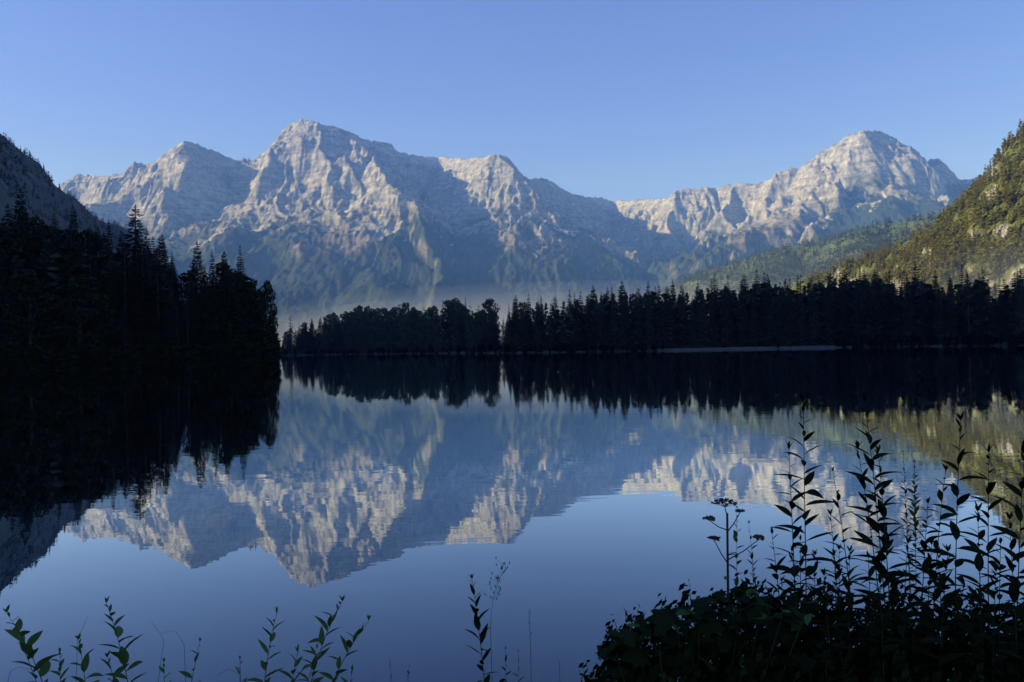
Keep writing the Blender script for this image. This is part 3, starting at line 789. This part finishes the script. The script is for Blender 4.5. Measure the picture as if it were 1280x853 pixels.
def seen(c):
    x, y, z = c; n = 0
    for k in range(1, 9):
        q = 1 - k * 0.02
        if crag_z(x * q, y * q) > CAM_Z + (z + 9 - CAM_Z) * q: return False
    return True
vis = [c for c in cands if seen(c)]
things = vis[:260]; rest = vis[260:] + [c for c in cands if not seen(c)][:600]
for x, y, z in things:
    b = rnd.random() < 0.55
    tpx = x / y * F_PX + CX
    lab = ('yellow-green leafy tree' if b else 'green conifer') + ' on the lower face of the sunlit crag at right'
    plant_tree('crag_tree', rnd.choice(CRAG_BROAD if b else CRAG_SPRUCE), x, y, z - 0.5, rnd.uniform(11, 21), lab, 'leafy trees on the sunlit crag' if b else 'conifers on the sunlit crag', wide=rnd.uniform(0.9, 1.25))

def forest_stuff(name, pts, hmin, hmax, mat, label, seed, round_=0.3, K=24, size=0.11, heights=None):
    """many small trees, each a ragged spread of leaf clumps, joined as one mass"""
    rs = np.random.RandomState(seed); P = np.array(pts, float); n = len(P)
    h = rs.uniform(hmin, hmax, n) if heights is None else np.array(heights, float)
    rd = rs.rand(n) < round_
    h = np.where(rd & (heights is None), h * 0.8, h)
    t = np.clip((np.arange(K)[None, :] + rs.rand(n, K)) / K, 0, 0.985)
    rad = np.where(rd[:, None], 0.27 * np.sin(np.pi * np.clip(0.12 + 0.86 * t, 0, 1)) ** 0.6, 0.20 * (1 - t) ** 0.8 + 0.008) * h[:, None] * rs.uniform(0.55, 1.1, (n, K))
    a = rs.rand(n, K) * 2 * np.pi
    out = np.stack([np.cos(a), np.sin(a), np.zeros_like(a)], -1); sd = np.stack([-np.sin(a), np.cos(a), np.zeros_like(a)], -1)
    cen = P[:, None, :] + out * (rad * 0.6)[..., None]; cen[..., 2] += -0.5 + t * h[:, None]
    L = (size * h[:, None] * np.where(rd[:, None], 1.0, 1.15 - 0.75 * t) * rs.uniform(0.7, 1.4, (n, K)))[..., None]
    axis = out + np.array([0, 0, 1.0]) * (rs.uniform(-0.9, 0.15, (n, K)) + np.where(rd[:, None], 0.4, 0))[..., None] + sd * rs.uniform(-0.5, 0.5, (n, K))[..., None]
    axis /= np.linalg.norm(axis, axis=-1, keepdims=True)
    s2 = sd + np.array([0, 0, 1.0]) * rs.uniform(-0.8, 0.8, (n, K))[..., None]; s2 /= np.linalg.norm(s2, axis=-1, keepdims=True)
    q = np.stack([cen - axis * L, cen + s2 * L * 0.75, cen + axis * L, cen - s2 * L * 0.75], 2).reshape(-1, 3)
    m = len(q) // 4
    me = bpy.data.meshes.new(name)
    me.vertices.add(len(q)); me.vertices.foreach_set('co', q.astype(np.float32).ravel())
    me.loops.add(len(q)); me.loops.foreach_set('vertex_index', np.arange(len(q), dtype=np.int32))
    me.polygons.add(m); me.polygons.foreach_set('loop_start', (np.arange(m) * 4).astype(np.int32))
    me.update(calc_edges=True); me.materials.append(mat)
    return tag(link(name, me), label, 'forest', kind='stuff')
forest_stuff('forest', rest, 9, 19, M_CLIFFLEAF, 'mixed green wood covering the sunlit crag', 41, 0.5, 44, 0.10)
pts = []
for i in range(60000):
    x = rnd.uniform(150, 2600); y = rnd.uniform(1600, 3250); t = x / y * F_PX + CX
    if 760 < t < 1300:
        z = foot_z(x, y)
        if z > 4: pts.append((x, y, z))
    if len(pts) > 9000: break
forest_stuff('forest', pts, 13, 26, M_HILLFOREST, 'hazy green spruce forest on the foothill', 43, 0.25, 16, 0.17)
pts = []
for i in range(60000):
    x = rnd.uniform(-1500, -100); y = rnd.uniform(700, 1900); t = x / y * F_PX + CX
    if -120 < t < 420:
        z = left_z(x, y)
        if z > 10 and (z < 330 or rnd.random() < 0.8): pts.append((x, y, z))
    if len(pts) > 7000: break
forest_stuff('forest', pts, 6, 13, M_HAZEDFOREST, 'shaded spruce forest on the blue hillside at left', 45, 0.25, 22, 0.14)

# dark interior of the two shore woods
pts, hs = [], []
rnd = random.Random(77)
for i in range(520):
    px = rnd.uniform(352, 1300)
    if abs(px - 626) < 3 + 5 * rnd.random(): continue
    Yd = float(shoreY(tanpx(px))) + rnd.uniform(9, 45)
    p = at(px, float(np.interp(px, fs_x, fs_y)) + rnd.uniform(6, 26), Yd); zb = gz(p.x, Yd)
    pts.append((p.x, Yd, zb)); hs.append(p.z - zb)
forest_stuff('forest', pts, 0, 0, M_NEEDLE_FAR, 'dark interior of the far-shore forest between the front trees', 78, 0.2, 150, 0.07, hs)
pts, hs = [], []
for i in range(330):
    px = rnd.uniform(-60, 326)
    Yd = float(shoreY(tanpx(px))) + rnd.uniform(6, 60)
    sk = float(np.interp(px, [-60, 25, 60, 91, 136, 169, 205, 222, 246, 300, 326], [250, 252, 275, 275, 285, 275, 300, 335, 318, 325, 372]))
    p = at(px, sk + rnd.uniform(28, 110), Yd); zb = gz(p.x, Yd)
    pts.append((p.x, Yd, zb)); hs.append(max(p.z - zb, 2.0))
forest_stuff('forest', pts, 0, 0, M_NEEDLE, 'black interior of the wood on the left shore', 79, 0.2, 260, 0.045, hs)
# low shrubs hanging over the banks
pts, hs = [], []
for i in range(1000):
    px = rnd.uniform(-80, 1310) if i > 380 else rnd.uniform(-60, 345)
    if 830 < px < 1045 and rnd.random() < 0.93: continue
    if 344 < px < 352 and rnd.random() < 0.9: continue
    sy = float(shoreY(tanpx(px))); Yd = sy + rnd.uniform(-0.1, 2.2)
    pts.append((tanpx(px) * Yd, Yd, gz(tanpx(px) * Yd, Yd))); hs.append(rnd.uniform(1.2, 3.6))
for i in range(60):      # side of the left point
    u = rnd.random(); Yd = 124 + u * 60; x = tanpx(343 - 6 * rnd.random()) * Yd
    pts.append((x, Yd, 0.3)); hs.append(rnd.uniform(1.5, 6))
forest_stuff('shrubs', pts, 0, 0, M_BROAD, 'low dark shrubs along the lake banks', 80, 1.0, 60, 0.14, hs)

# ------------------------------------------------------------------ mist banks
def mist(name, cen, rad, dens, label):
    mb = MB(); nu, nv = 28, 12
    for i in range(nv + 1):
        th = math.pi * i / nv
        for j in range(nu):
            ph = 2 * math.pi * j / nu; k = 1 + 0.12 * math.sin(3 * ph + 1) + 0.08 * math.sin(5 * ph)
            mb.v.append((cen[0] + rad[0] * k * math.sin(th) * math.cos(ph), cen[1] + rad[1] * k * math.sin(th) * math.sin(ph), cen[2] + rad[2] * math.cos(th)))
    for i in range(nv):
        for j in range(nu):
            mb.f.append((i * nu + j, (i + 1) * nu + j, (i + 1) * nu + (j + 1) % nu, i * nu + (j + 1) % nu))
    o = link(name, mb.mesh(name, volume_mat(name, (0.72, 0.83, 1.0), dens)))
    return tag(o, label, 'mist', kind='stuff')
for k in range(5):
    q = 0.45 + 0.24 * k
    mist('mist', (50 + 60 * k, 2250, 20), (1050 * (0.8 + 0.1 * k), 650 * (0.8 + 0.1 * k), 110 * q), 1.35e-4, 'pale mist lying in the valley behind the far forest')
for k in range(4):
    q = 0.5 + 0.3 * k
    mist('mist', (470, 640, 40), (160 * (0.8 + 0.1 * k), 75, 38 * q), 4.5e-4, 'sunlit mist at the foot of the crag')
    mist('mist', (620, 1550, 30), (420, 260 * (0.8 + 0.1 * k), 130 * q), 0.7e-4, 'thin mist below the green foothill')

# ------------------------------------------------------------------ plants on the near bank
def leaf_mesh(name, width, curl, mat, wide_at=0.42, n=6):
    mb = MB(); rows = []
    for i in range(n + 1):
        u = i / n
        w = width * (math.sin(math.pi * u ** (math.log(0.5) / math.log(wide_at)))) ** 0.85 if 0 < u < 1 else 0.004
        z = -curl * u * u
        rows.append([(-w, u, z + w * 0.35), (0, u, z), (w, u, z + w * 0.35)])
    for r in rows: mb.v += r
    for i in range(n):
        for j in range(2):
            a = i * 3 + j; mb.f.append((a, a + 1, a + 4, a + 3))
    return mb.mesh(name, mat, True)
def lobed_mesh(name, mat):
    mb = MB()
    out = [(0, 0), (0.30, 0.04), (0.56, 0.00), (0.46, 0.26), (0.66, 0.52), (0.36, 0.56), (0.28, 0.74), (0.0, 1.05), (-0.26, 0.76), (-0.38, 0.55), (-0.68, 0.50), (-0.45, 0.25), (-0.55, -0.02), (-0.28, 0.03)]
    mb.v = [(0, 0.35, 0.0)] + [(x, y, -0.16 * (x * x + (y - 0.35) ** 2) + 0.05 * math.sin(9 * x)) for x, y in out]
    n = len(out)
    mb.f = [(0, 1 + i, 1 + (i + 1) % n) for i in range(n)]
    return mb.mesh(name, mat, True)
LEAF = {'lance': [leaf_mesh('leaf_lance', 0.145, c, M_PLANT2) for c in (0.05, 0.22, 0.40)],
        'ovate': [leaf_mesh('leaf_ovate', 0.20, c, M_PLANT) for c in (0.05, 0.18, 0.32)],
        'green_lance': [leaf_mesh('leaf_green_lance', 0.15, c, M_PLANT) for c in (0.05, 0.2, 0.35)],
        'narrow': [leaf_mesh('leaf_narrow', 0.085, c, M_PLANT2) for c in (0.05, 0.2, 0.4)],
        'lobed': [lobed_mesh('leaf_lobed', M_PLANT2)]}
def put_leaf(root, mesh, p, d, length, roll=0.0, wide=1.0):
    d = Vector(d).normalized()
    side = d.cross(Vector((0, 0, 1)))
    if side.length < 0.05: side = Vector((1, 0, 0))
    side.normalize(); nrm = side.cross(d)
    side, nrm = side * math.cos(roll) + nrm * math.sin(roll), nrm * math.cos(roll) - side * math.sin(roll)
    o = link('leaf', mesh, root)
    o.matrix_basis = Matrix(((side.x * length * wide, d.x * length, nrm.x * length, p.x), (side.y * length * wide, d.y * length, nrm.y * length, p.y), (side.z * length * wide, d.z * length, nrm.z * length, p.z), (0, 0, 0, 1)))
    return o
def bez(a, c, b, q): return a * (1 - q) ** 2 + c * 2 * q * (1 - q) + b * q * q
def herb(label, tip, base_px, D, n, L, kind='lance', start=0.25, group=None, seed=0, r=0.0032, bend=0.0, elev=(20, 55), tipcurl=0.0, name='tall_herb', cat='plant', sway=0.0):
    rnd = random.Random(seed)
    T = at(tip[0], tip[1], D); bx = at(base_px, 880, D).x
    by = D + rnd.uniform(-0.08, 0.08) + sway
    B = Vector((bx, by, gz(bx, by) - 0.02))
    root = empty(name, B); tag(root, label, cat, group)
    Tl = T - B; Cc = Vector((Tl.x * (0.25 + bend), Tl.y * 0.3, Tl.z * 0.62)); O = Vector((0, 0, 0))
    mb = MB(); k = 9
    P = [bez(O, Cc, Tl, i / k) for i in range(k + 1)]
    mb.tube(P, [r * (1 - 0.75 * i / k) for i in range(k + 1)], 5)
    link('stem', mb.mesh('stem', M_STEM, True), root)
    a = rnd.random() * 6.28
    for i in range(n):
        q = start + (1 - start) * (i + 0.3 * rnd.random()) / n
        p = bez(O, Cc, Tl, q); a += 2.4 + rnd.uniform(-0.35, 0.35)
        u = (q - start) / (1 - start)
        l = L * (0.45 + 0.75 * math.sin(math.pi * min(1, 0.25 + 0.70 * u))) * rnd.uniform(0.75, 1.2) * (1 if u < 0.85 else 0.62)
        el = R(elev[0] + (elev[1] - elev[0]) * u + rnd.uniform(-16, 16))
        put_leaf(root, rnd.choice(LEAF[kind]), p, (math.cos(a) * math.cos(el), math.sin(a) * math.cos(el), math.sin(el)), l, rnd.uniform(-0.5, 0.5), rnd.uniform(0.8, 1.15))
    for i in range(4):
        a += 1.6; el = R(rnd.uniform(50, 80))
        put_leaf(root, LEAF[kind][0], Tl, (math.cos(a) * math.cos(el), math.sin(a) * math.cos(el), math.sin(el)), L * rnd.uniform(0.28, 0.45))
    return root

G = 'tall leafy stems on the right bank'
HERBS = [
    ((1004, 503), 1016, 2.75, 30, 0.066, 'tall leafy stem standing leftmost, dark tip against the reflected forest'),
    ((986, 562), 1004, 2.70, 24, 0.058, 'thinner leafy stem close left of the tall leftmost stem'),
    ((1081, 503), 1118, 2.80, 32, 0.066, 'tall leafy stem right of centre of the clump, with the big leaf near its top'),
    ((1072, 562), 1108, 2.72, 26, 0.060, 'leafy stem just left of the second tall stem'),
    ((1041, 590), 1078, 2.9, 18, 0.045, 'slanting thin stem between the two tallest leafy stems'),
    ((1098, 566), 1112, 2.65, 30, 0.060, 'bushy stem directly right of the second tall stem'),
    ((1201, 526), 1200, 2.80, 22, 0.064, 'straight slender stem with paired wide leaves, left of two straight ones'),
    ((1236, 566), 1236, 2.85, 20, 0.064, 'straight slender stem with a dangling oval leaf, right of two straight ones'),
    ((1281, 560), 1266, 2.70, 22, 0.068, 'leafy stem cut by the right picture edge'),
    ((1182, 588), 1165, 2.75, 26, 0.056, 'arching leafy stem left of the straight slender stems'),
    ((1160, 630), 1148, 2.65, 26, 0.055, 'shorter leafy stem below the feathery sprig'),
    ((1038, 645), 1050, 2.80, 18, 0.052, 'short stem with spread leaves between the tall stems'),
    ((1222, 640), 1215, 2.60, 24, 0.060, 'short bushy stem between the two straight slender stems'),
    ((1262, 650), 1258, 2.60, 26, 0.062, 'short bushy stem beside the right picture edge'),
    ((965, 668), 985, 2.70, 22, 0.050, 'short leafy stem left of the tall leftmost stem'),
    ((990, 690), 1000, 2.55, 24, 0.052, 'short bushy stem at the foot of the tall leftmost stem'),
    ((1062, 690), 1068, 2.55, 24, 0.054, 'short bushy stem in the middle of the clump'),
    ((1135, 680), 1128, 2.55, 26, 0.054, 'short bushy stem below the second tall stem'),
    ((1185, 690), 1180, 2.5, 26, 0.056, 'low leafy stem under the arching stem'),
    ((1245, 715), 1240, 2.5, 24, 0.056, 'low leafy stem under the straight slender stems'),
    ((940, 700), 962, 2.65, 18, 0.044, 'small leafy stem right of the umbel plant'),
    ((1030, 720), 1035, 2.5, 22, 0.052, 'low leafy stem right of the leftmost stem'),
    ((1100, 730), 1095, 2.45, 24, 0.054, 'low leafy stem in front of the clump'),
]
for i, (tip, bpx, D, n, L, lab) in enumerate(HERBS):
    herb(lab, tip, bpx, D, int(n * 1.35), L * 1.4, 'lance', 0.25, G, 500 + i, bend=random.uniform(-0.15, 0.15), elev=(5, 50))
for i in range(16):
    bpx = 985 + i * 19 + random.uniform(-6, 6)
    herb('short leafy stem in the tangled lower middle of the right-hand clump', (bpx + random.uniform(-12, 12), random.uniform(672, 748)), bpx, random.uniform(2.5, 2.95), 22, 0.062, 'lance', 0.45, 'short stems in the tangle of the right-hand clump', 700 + i, bend=random.uniform(-0.2, 0.2), elev=(-5, 45))
herb('feathery small-leaved sprig between the tall stems on the right', (1129, 566), 1150, 2.9, 46, 0.026, 'lance', 0.5, None, 560, r=0.002, name='feathery_sprig')
herb('bushy feathery top with tiny leaves beside the thin bare stem', (1143, 578), 1150, 2.85, 60, 0.030, 'ovate', 0.6, None, 561, r=0.002, name='feathery_sprig')
# small vine-like stems around the umbel plant
herb('twining small-leaved stem right of the umbel stalk', (921, 636), 925, 2.7, 26, 0.030, 'ovate', 0.45, None, 562, r=0.0018, name='leafy_vine')
herb('leafy sprig arching left from the bush below the umbels', (861, 727), 905, 2.7, 14, 0.022, 'ovate', 0.55, None, 563, r=0.0016, name='leafy_sprig', bend=0.5, elev=(-10, 30))
herb('slanting stem with few leaves right of the umbel plant', (936, 655), 965, 2.72, 14, 0.034, 'lance', 0.45, None, 564, r=0.0018, name='leafy_sprig')

# umbel plant
def umbel_plant():
    D = 2.68; B = at(911, 880, D); B.z = gz(B.x, D) - 0.02
    root = empty('umbel_plant', B); tag(root, 'dark seed-headed umbel plant standing above the bush left of the tall stems', 'plant')
    top = at(909, 642, D) - B
    mb = MB(); mb.tube([Vector((0, 0, 0)), Vector((0.003, 0, top.z * 0.5)), top], [0.0055, 0.0048, 0.0038], 6)
    link('stem', mb.mesh('umbel_stem', M_UMBEL, True), root)
    rnd = random.Random(9)
    for (hx, hy, start_y, rad, n) in ((906, 630, 642, 0.040, 20), (887, 647, 663, 0.018, 11), (893, 672, 705, 0.019, 12), (948, 671, 700, 0.020, 12), (925, 637, 665, 0.014, 9)):
        hd = at(hx, hy + 4, D) - B
        st = Vector((top.x * 0.9, top.y, (at(909, start_y, D) - B).z))
        mb = MB(); mb.tube([st, (st + hd) * 0.5 + Vector((0, 0, -0.005)), hd], [0.0022, 0.0018, 0.0014], 5)
        br = link('branch', mb.mesh('branch', M_UMBEL, True), root)
        mb = MB()
        for i in range(n):
            a = i * 2.4; rr = rad * math.sqrt((i + 0.5) / n)
            e = hd + Vector((math.cos(a) * rr, math.sin(a) * rr, rad * (0.62 - 0.35 * (rr / rad) ** 2) + rnd.uniform(-0.002, 0.002)))
            mb.tube([hd, e], [0.0007, 0.0006], 3)
            for k in range(9):
                b_ = rnd.random() * 6.28; q = rnd.uniform(0.002, 0.0065)
                c = e + Vector((math.cos(b_) * q, math.sin(b_) * q, rnd.uniform(-0.002, 0.003))); s_ = 0.0026
                mb.quad(c + Vector((s_, 0, 0)), c + Vector((0, s_, s_)), c - Vector((s_, 0, 0)), c - Vector((0, s_, s_)))
        link('flower_head', mb.mesh('flower_head', M_UMBEL), br)
    for i in range(9):
        a = i * 2.4; q = 0.3 + 0.07 * i
        put_leaf(root, LEAF['ovate'][i % 3], top * q, (math.cos(a), math.sin(a), 0.2), 0.045)
umbel_plant()

# bramble-like bush on the right: lobed leaves in front of a dark leafy core
BUSH_T = [(722, 862), (745, 840), (760, 815), (775, 795), (792, 778), (815, 775), (850, 770), (880, 757), (920, 745), (950, 750), (1000, 758), (1050, 765), (1100, 765), (1150, 772), (1200, 775), (1290, 765)]
bxs = [a for a, _ in BUSH_T]; bys = [b for _, b in BUSH_T]
rnd = random.Random(71)
D0 = 2.55; c0 = at(860, 880, D0); c0.z = gz(c0.x, D0) - 0.02
bush = empty('bramble_bush', c0); tag(bush, 'dark lobed-leaved bramble bush at the left end of the right bank', 'bush')
for i in range(10):
    px = 770 + i * 26; e = at(px, float(np.interp(px, bxs, bys)) + 14, D0 + rnd.uniform(-0.15, 0.1)) - c0
    mb = MB(); st = Vector((e.x * 0.4, 0, 0)); mb.tube([st, (st + e) * 0.5 + Vector((0, 0, 0.05)), e], [0.004, 0.003, 0.0015], 5)
    link('cane', mb.mesh('cane', M_STEM, True), bush)
for i in range(230):
    px = rnd.uniform(752, 1030); D = D0 + rnd.uniform(-0.2, 0.25)
    py = float(np.interp(px, bxs, bys)) + (rnd.uniform(-10, 22) if i % 2 else rnd.uniform(5, 80))
    p = at(px, py, D) - c0; a = rnd.random() * 6.28
    put_leaf(bush, LEAF['lobed'][0] if rnd.random() < 0.75 else LEAF['ovate'][0], p, (math.cos(a), math.sin(a), rnd.uniform(-0.5, 0.3)), rnd.uniform(0.035, 0.075), rnd.uniform(-0.9, 0.9))
pts_v = []
mb = MB()
for i in range(30000):
    px = rnd.uniform(715, 1300); D = rnd.uniform(2.35, 3.2)
    yt = float(np.interp(px, bxs, bys)) + 24 + 13 * math.sin(px * 0.071 + 1.0) + 9 * math.sin(px * 0.19) + rnd.uniform(0, 22)
    top = at(px, yt, 2.7).z
    x = tanpx(px) * D; g_ = gz(x, D)
    z = g_ + (top - g_) * rnd.random() ** 0.7
    if z < g_: continue
    p = Vector((x, D, z)); e = Vector((rnd.gauss(0, 1), rnd.gauss(0, 1), rnd.gauss(0, 0.8))).normalized()
    x_ = e.orthogonal().normalized(); y_ = e.cross(x_); s_ = rnd.uniform(0.009, 0.025)
    mb.quad(p - x_ * s_, p - y_ * s_ * 0.5, p + x_ * s_, p + y_ * s_ * 0.5)
tag(link('undergrowth', mb.mesh('undergrowth', M_PLANT2)), 'black leafy undergrowth filling the lower right corner', 'undergrowth', kind='stuff')

# plants along the lower left edge
G2 = 'green leafy shoots along the lower left edge'
LEFTP = [
    ((8, 766), 66, 3.0, 12, 0.060, 'ovate', 'leafy shoot leaning to the left corner with its curled tip at the edge'),
    ((18, 790), 78, 3.05, 10, 0.050, 'ovate', 'short shoot right under the corner shoot'),
    ((98, 800), 118, 3.0, 10, 0.055, 'ovate', 'broad-leaved shoot between the corner shoot and the curl-tipped one'),
    ((133, 754), 182, 3.0, 14, 0.056, 'ovate', 'tallest left shoot bending left with a curled tip'),
    ((134, 822), 172, 2.95, 8, 0.055, 'ovate', 'low broad-leaved shoot left of the curl-tipped stem'),
    ((250, 802), 234, 3.1, 7, 0.036, 'ovate', 'thin shoot with one small leaf at its tip, right of the curl-tipped shoot'),
    ((346, 766), 318, 3.0, 12, 0.050, 'green_lance', 'upright shoot left of the big slanting leafy stems'),
    ((428, 752), 366, 3.0, 15, 0.056, 'green_lance', 'big slanting leafy stem with its tip to the right'),
    ((461, 776), 384, 2.95, 14, 0.048, 'green_lance', 'rightmost slanting stem with narrow leaves'),
    ((372, 815), 352, 2.9, 9, 0.055, 'green_lance', 'low dark leaves at the foot of the slanting stems'),
    ((440, 838), 430, 2.95, 8, 0.040, 'green_lance', 'small tuft right of the slanting stems'),
    ((205, 828), 205, 3.0, 8, 0.036, 'ovate', 'low sprout between the curl-tipped and the thin shoot'),
    ((300, 825), 296, 3.0, 8, 0.036, 'green_lance', 'low sprout left of the upright left shoot'),
    ((400, 800), 372, 3.05, 11, 0.042, 'green_lance', 'mid-height stem between the two big slanting stems'),
    ((75, 815), 82, 2.9, 14, 0.040, 'ovate', 'dense dark leafy tuft beside the corner shoot'),
]
for i, (tip, bpx, D, n, L, kd, lab) in enumerate(LEFTP):
    herb(lab, tip, bpx, D, int(n * 1.35), L * 1.22, kd, 0.42, G2, 600 + i, r=0.0026, bend=-0.1, elev=(25, 60), name='leafy_shoot')
# centre plants
herb('lone upright dark leafy stem at the bottom centre', (590, 724), 616, 2.9, 26, 0.060, 'lance', 0.40, None, 650, r=0.0026, bend=0.1, elev=(30, 60), name='upright_herb')
herb('small spreading sprig right of the lone upright stem', (632, 812), 632, 2.85, 14, 0.030, 'lance', 0.55, None, 651, r=0.0018, elev=(0, 40), name='small_sprig')
herb('thin sprig right of the small spreading one at the bottom centre', (648, 815), 646, 2.9, 10, 0.026, 'narrow', 0.5, None, 652, r=0.0015, elev=(20, 60), name='small_sprig')

def grass(label, pts_px, D, spikelets, seed, name='grass_stalk', r=0.0011, spread=0.02, sl=0.010):
    rnd = random.Random(seed)
    B = at(pts_px[0][0], 880, D); B.z = gz(B.x, D) - 0.01
    root = empty(name, B); tag(root, label, 'grass')
    P = [Vector((0, 0, 0))] + [at(x, y, D) - B for x, y in pts_px]
    mb = MB(); mb.tube(P, [r * (1 - 0.6 * i / (len(P) - 1)) for i in range(len(P))], 4)
    link('stem', mb.mesh('culm', M_STEM), root)
    if spikelets:
        mb = MB(); a_, b_ = P[-2], P[-1]
        for i in range(spikelets):
            q = rnd.random(); c = a_.lerp(b_, q); e = c + Vector((rnd.uniform(-1, 1) * spread, rnd.uniform(-1, 1) * spread, rnd.uniform(0.0, spread)))
            mb.tube([c, e], [0.0004, 0.0003], 3)
            d = Vector((rnd.uniform(-.3, .3), 0, 1)).normalized() * sl; w = Vector((sl * 0.22, 0, 0))
            mb.quad(e - d * 0.2, e + d * 0.4 + w, e + d, e + d * 0.4 - w)
        link('seed_head', mb.mesh('seed_head', M_STEM), root)
grass('loose grass panicle right of the lone upright stem', [(615, 850), (613, 780), (616, 750), (630, 706)], 2.9, 34, 1, spread=0.028)
grass('thin straight stalk with tiny whorls right of the panicle', [(664, 850), (663, 800), (661, 764)], 3.0, 16, 2, spread=0.006, sl=0.005)
grass('short bud-tipped stalk, left of two at the bottom centre', [(489, 850), (487, 827)], 3.0, 8, 3, spread=0.004, sl=0.006)
grass('short bud-tipped stalk, right of two at the bottom centre', [(510, 850), (511, 833)], 3.0, 9, 4, spread=0.005, sl=0.007)
grass('bent grass blade arching over between the left shoots', [(232, 850), (230, 805), (219, 788), (200, 792)], 3.05, 0, 5)
grass('thin grass stem rising left of the curl-tipped shoot', [(95, 850), (97, 800), (110, 770)], 3.05, 0, 6)
grass('bent grass blade in front of the bottom left corner', [(10, 850), (14, 838), (24, 834), (44, 838)], 2.9, 0, 7)
grass('drooping grass blade left of the upright left shoot', [(300, 850), (298, 842), (285, 836), (270, 846)], 2.9, 0, 8)
grass('angular grass stem with a folded blade near the curl-tipped shoot', [(198, 850), (205, 800), (190, 778)], 3.1, 0, 9)
grass('faint short stalk right of the thin straight one', [(700, 850), (699, 828)], 3.1, 7, 10, spread=0.008, sl=0.005)
grass('slanting stalk left of the bramble bush', [(770, 850), (758, 820), (745, 812)], 2.8, 5, 11, spread=0.006, sl=0.006)
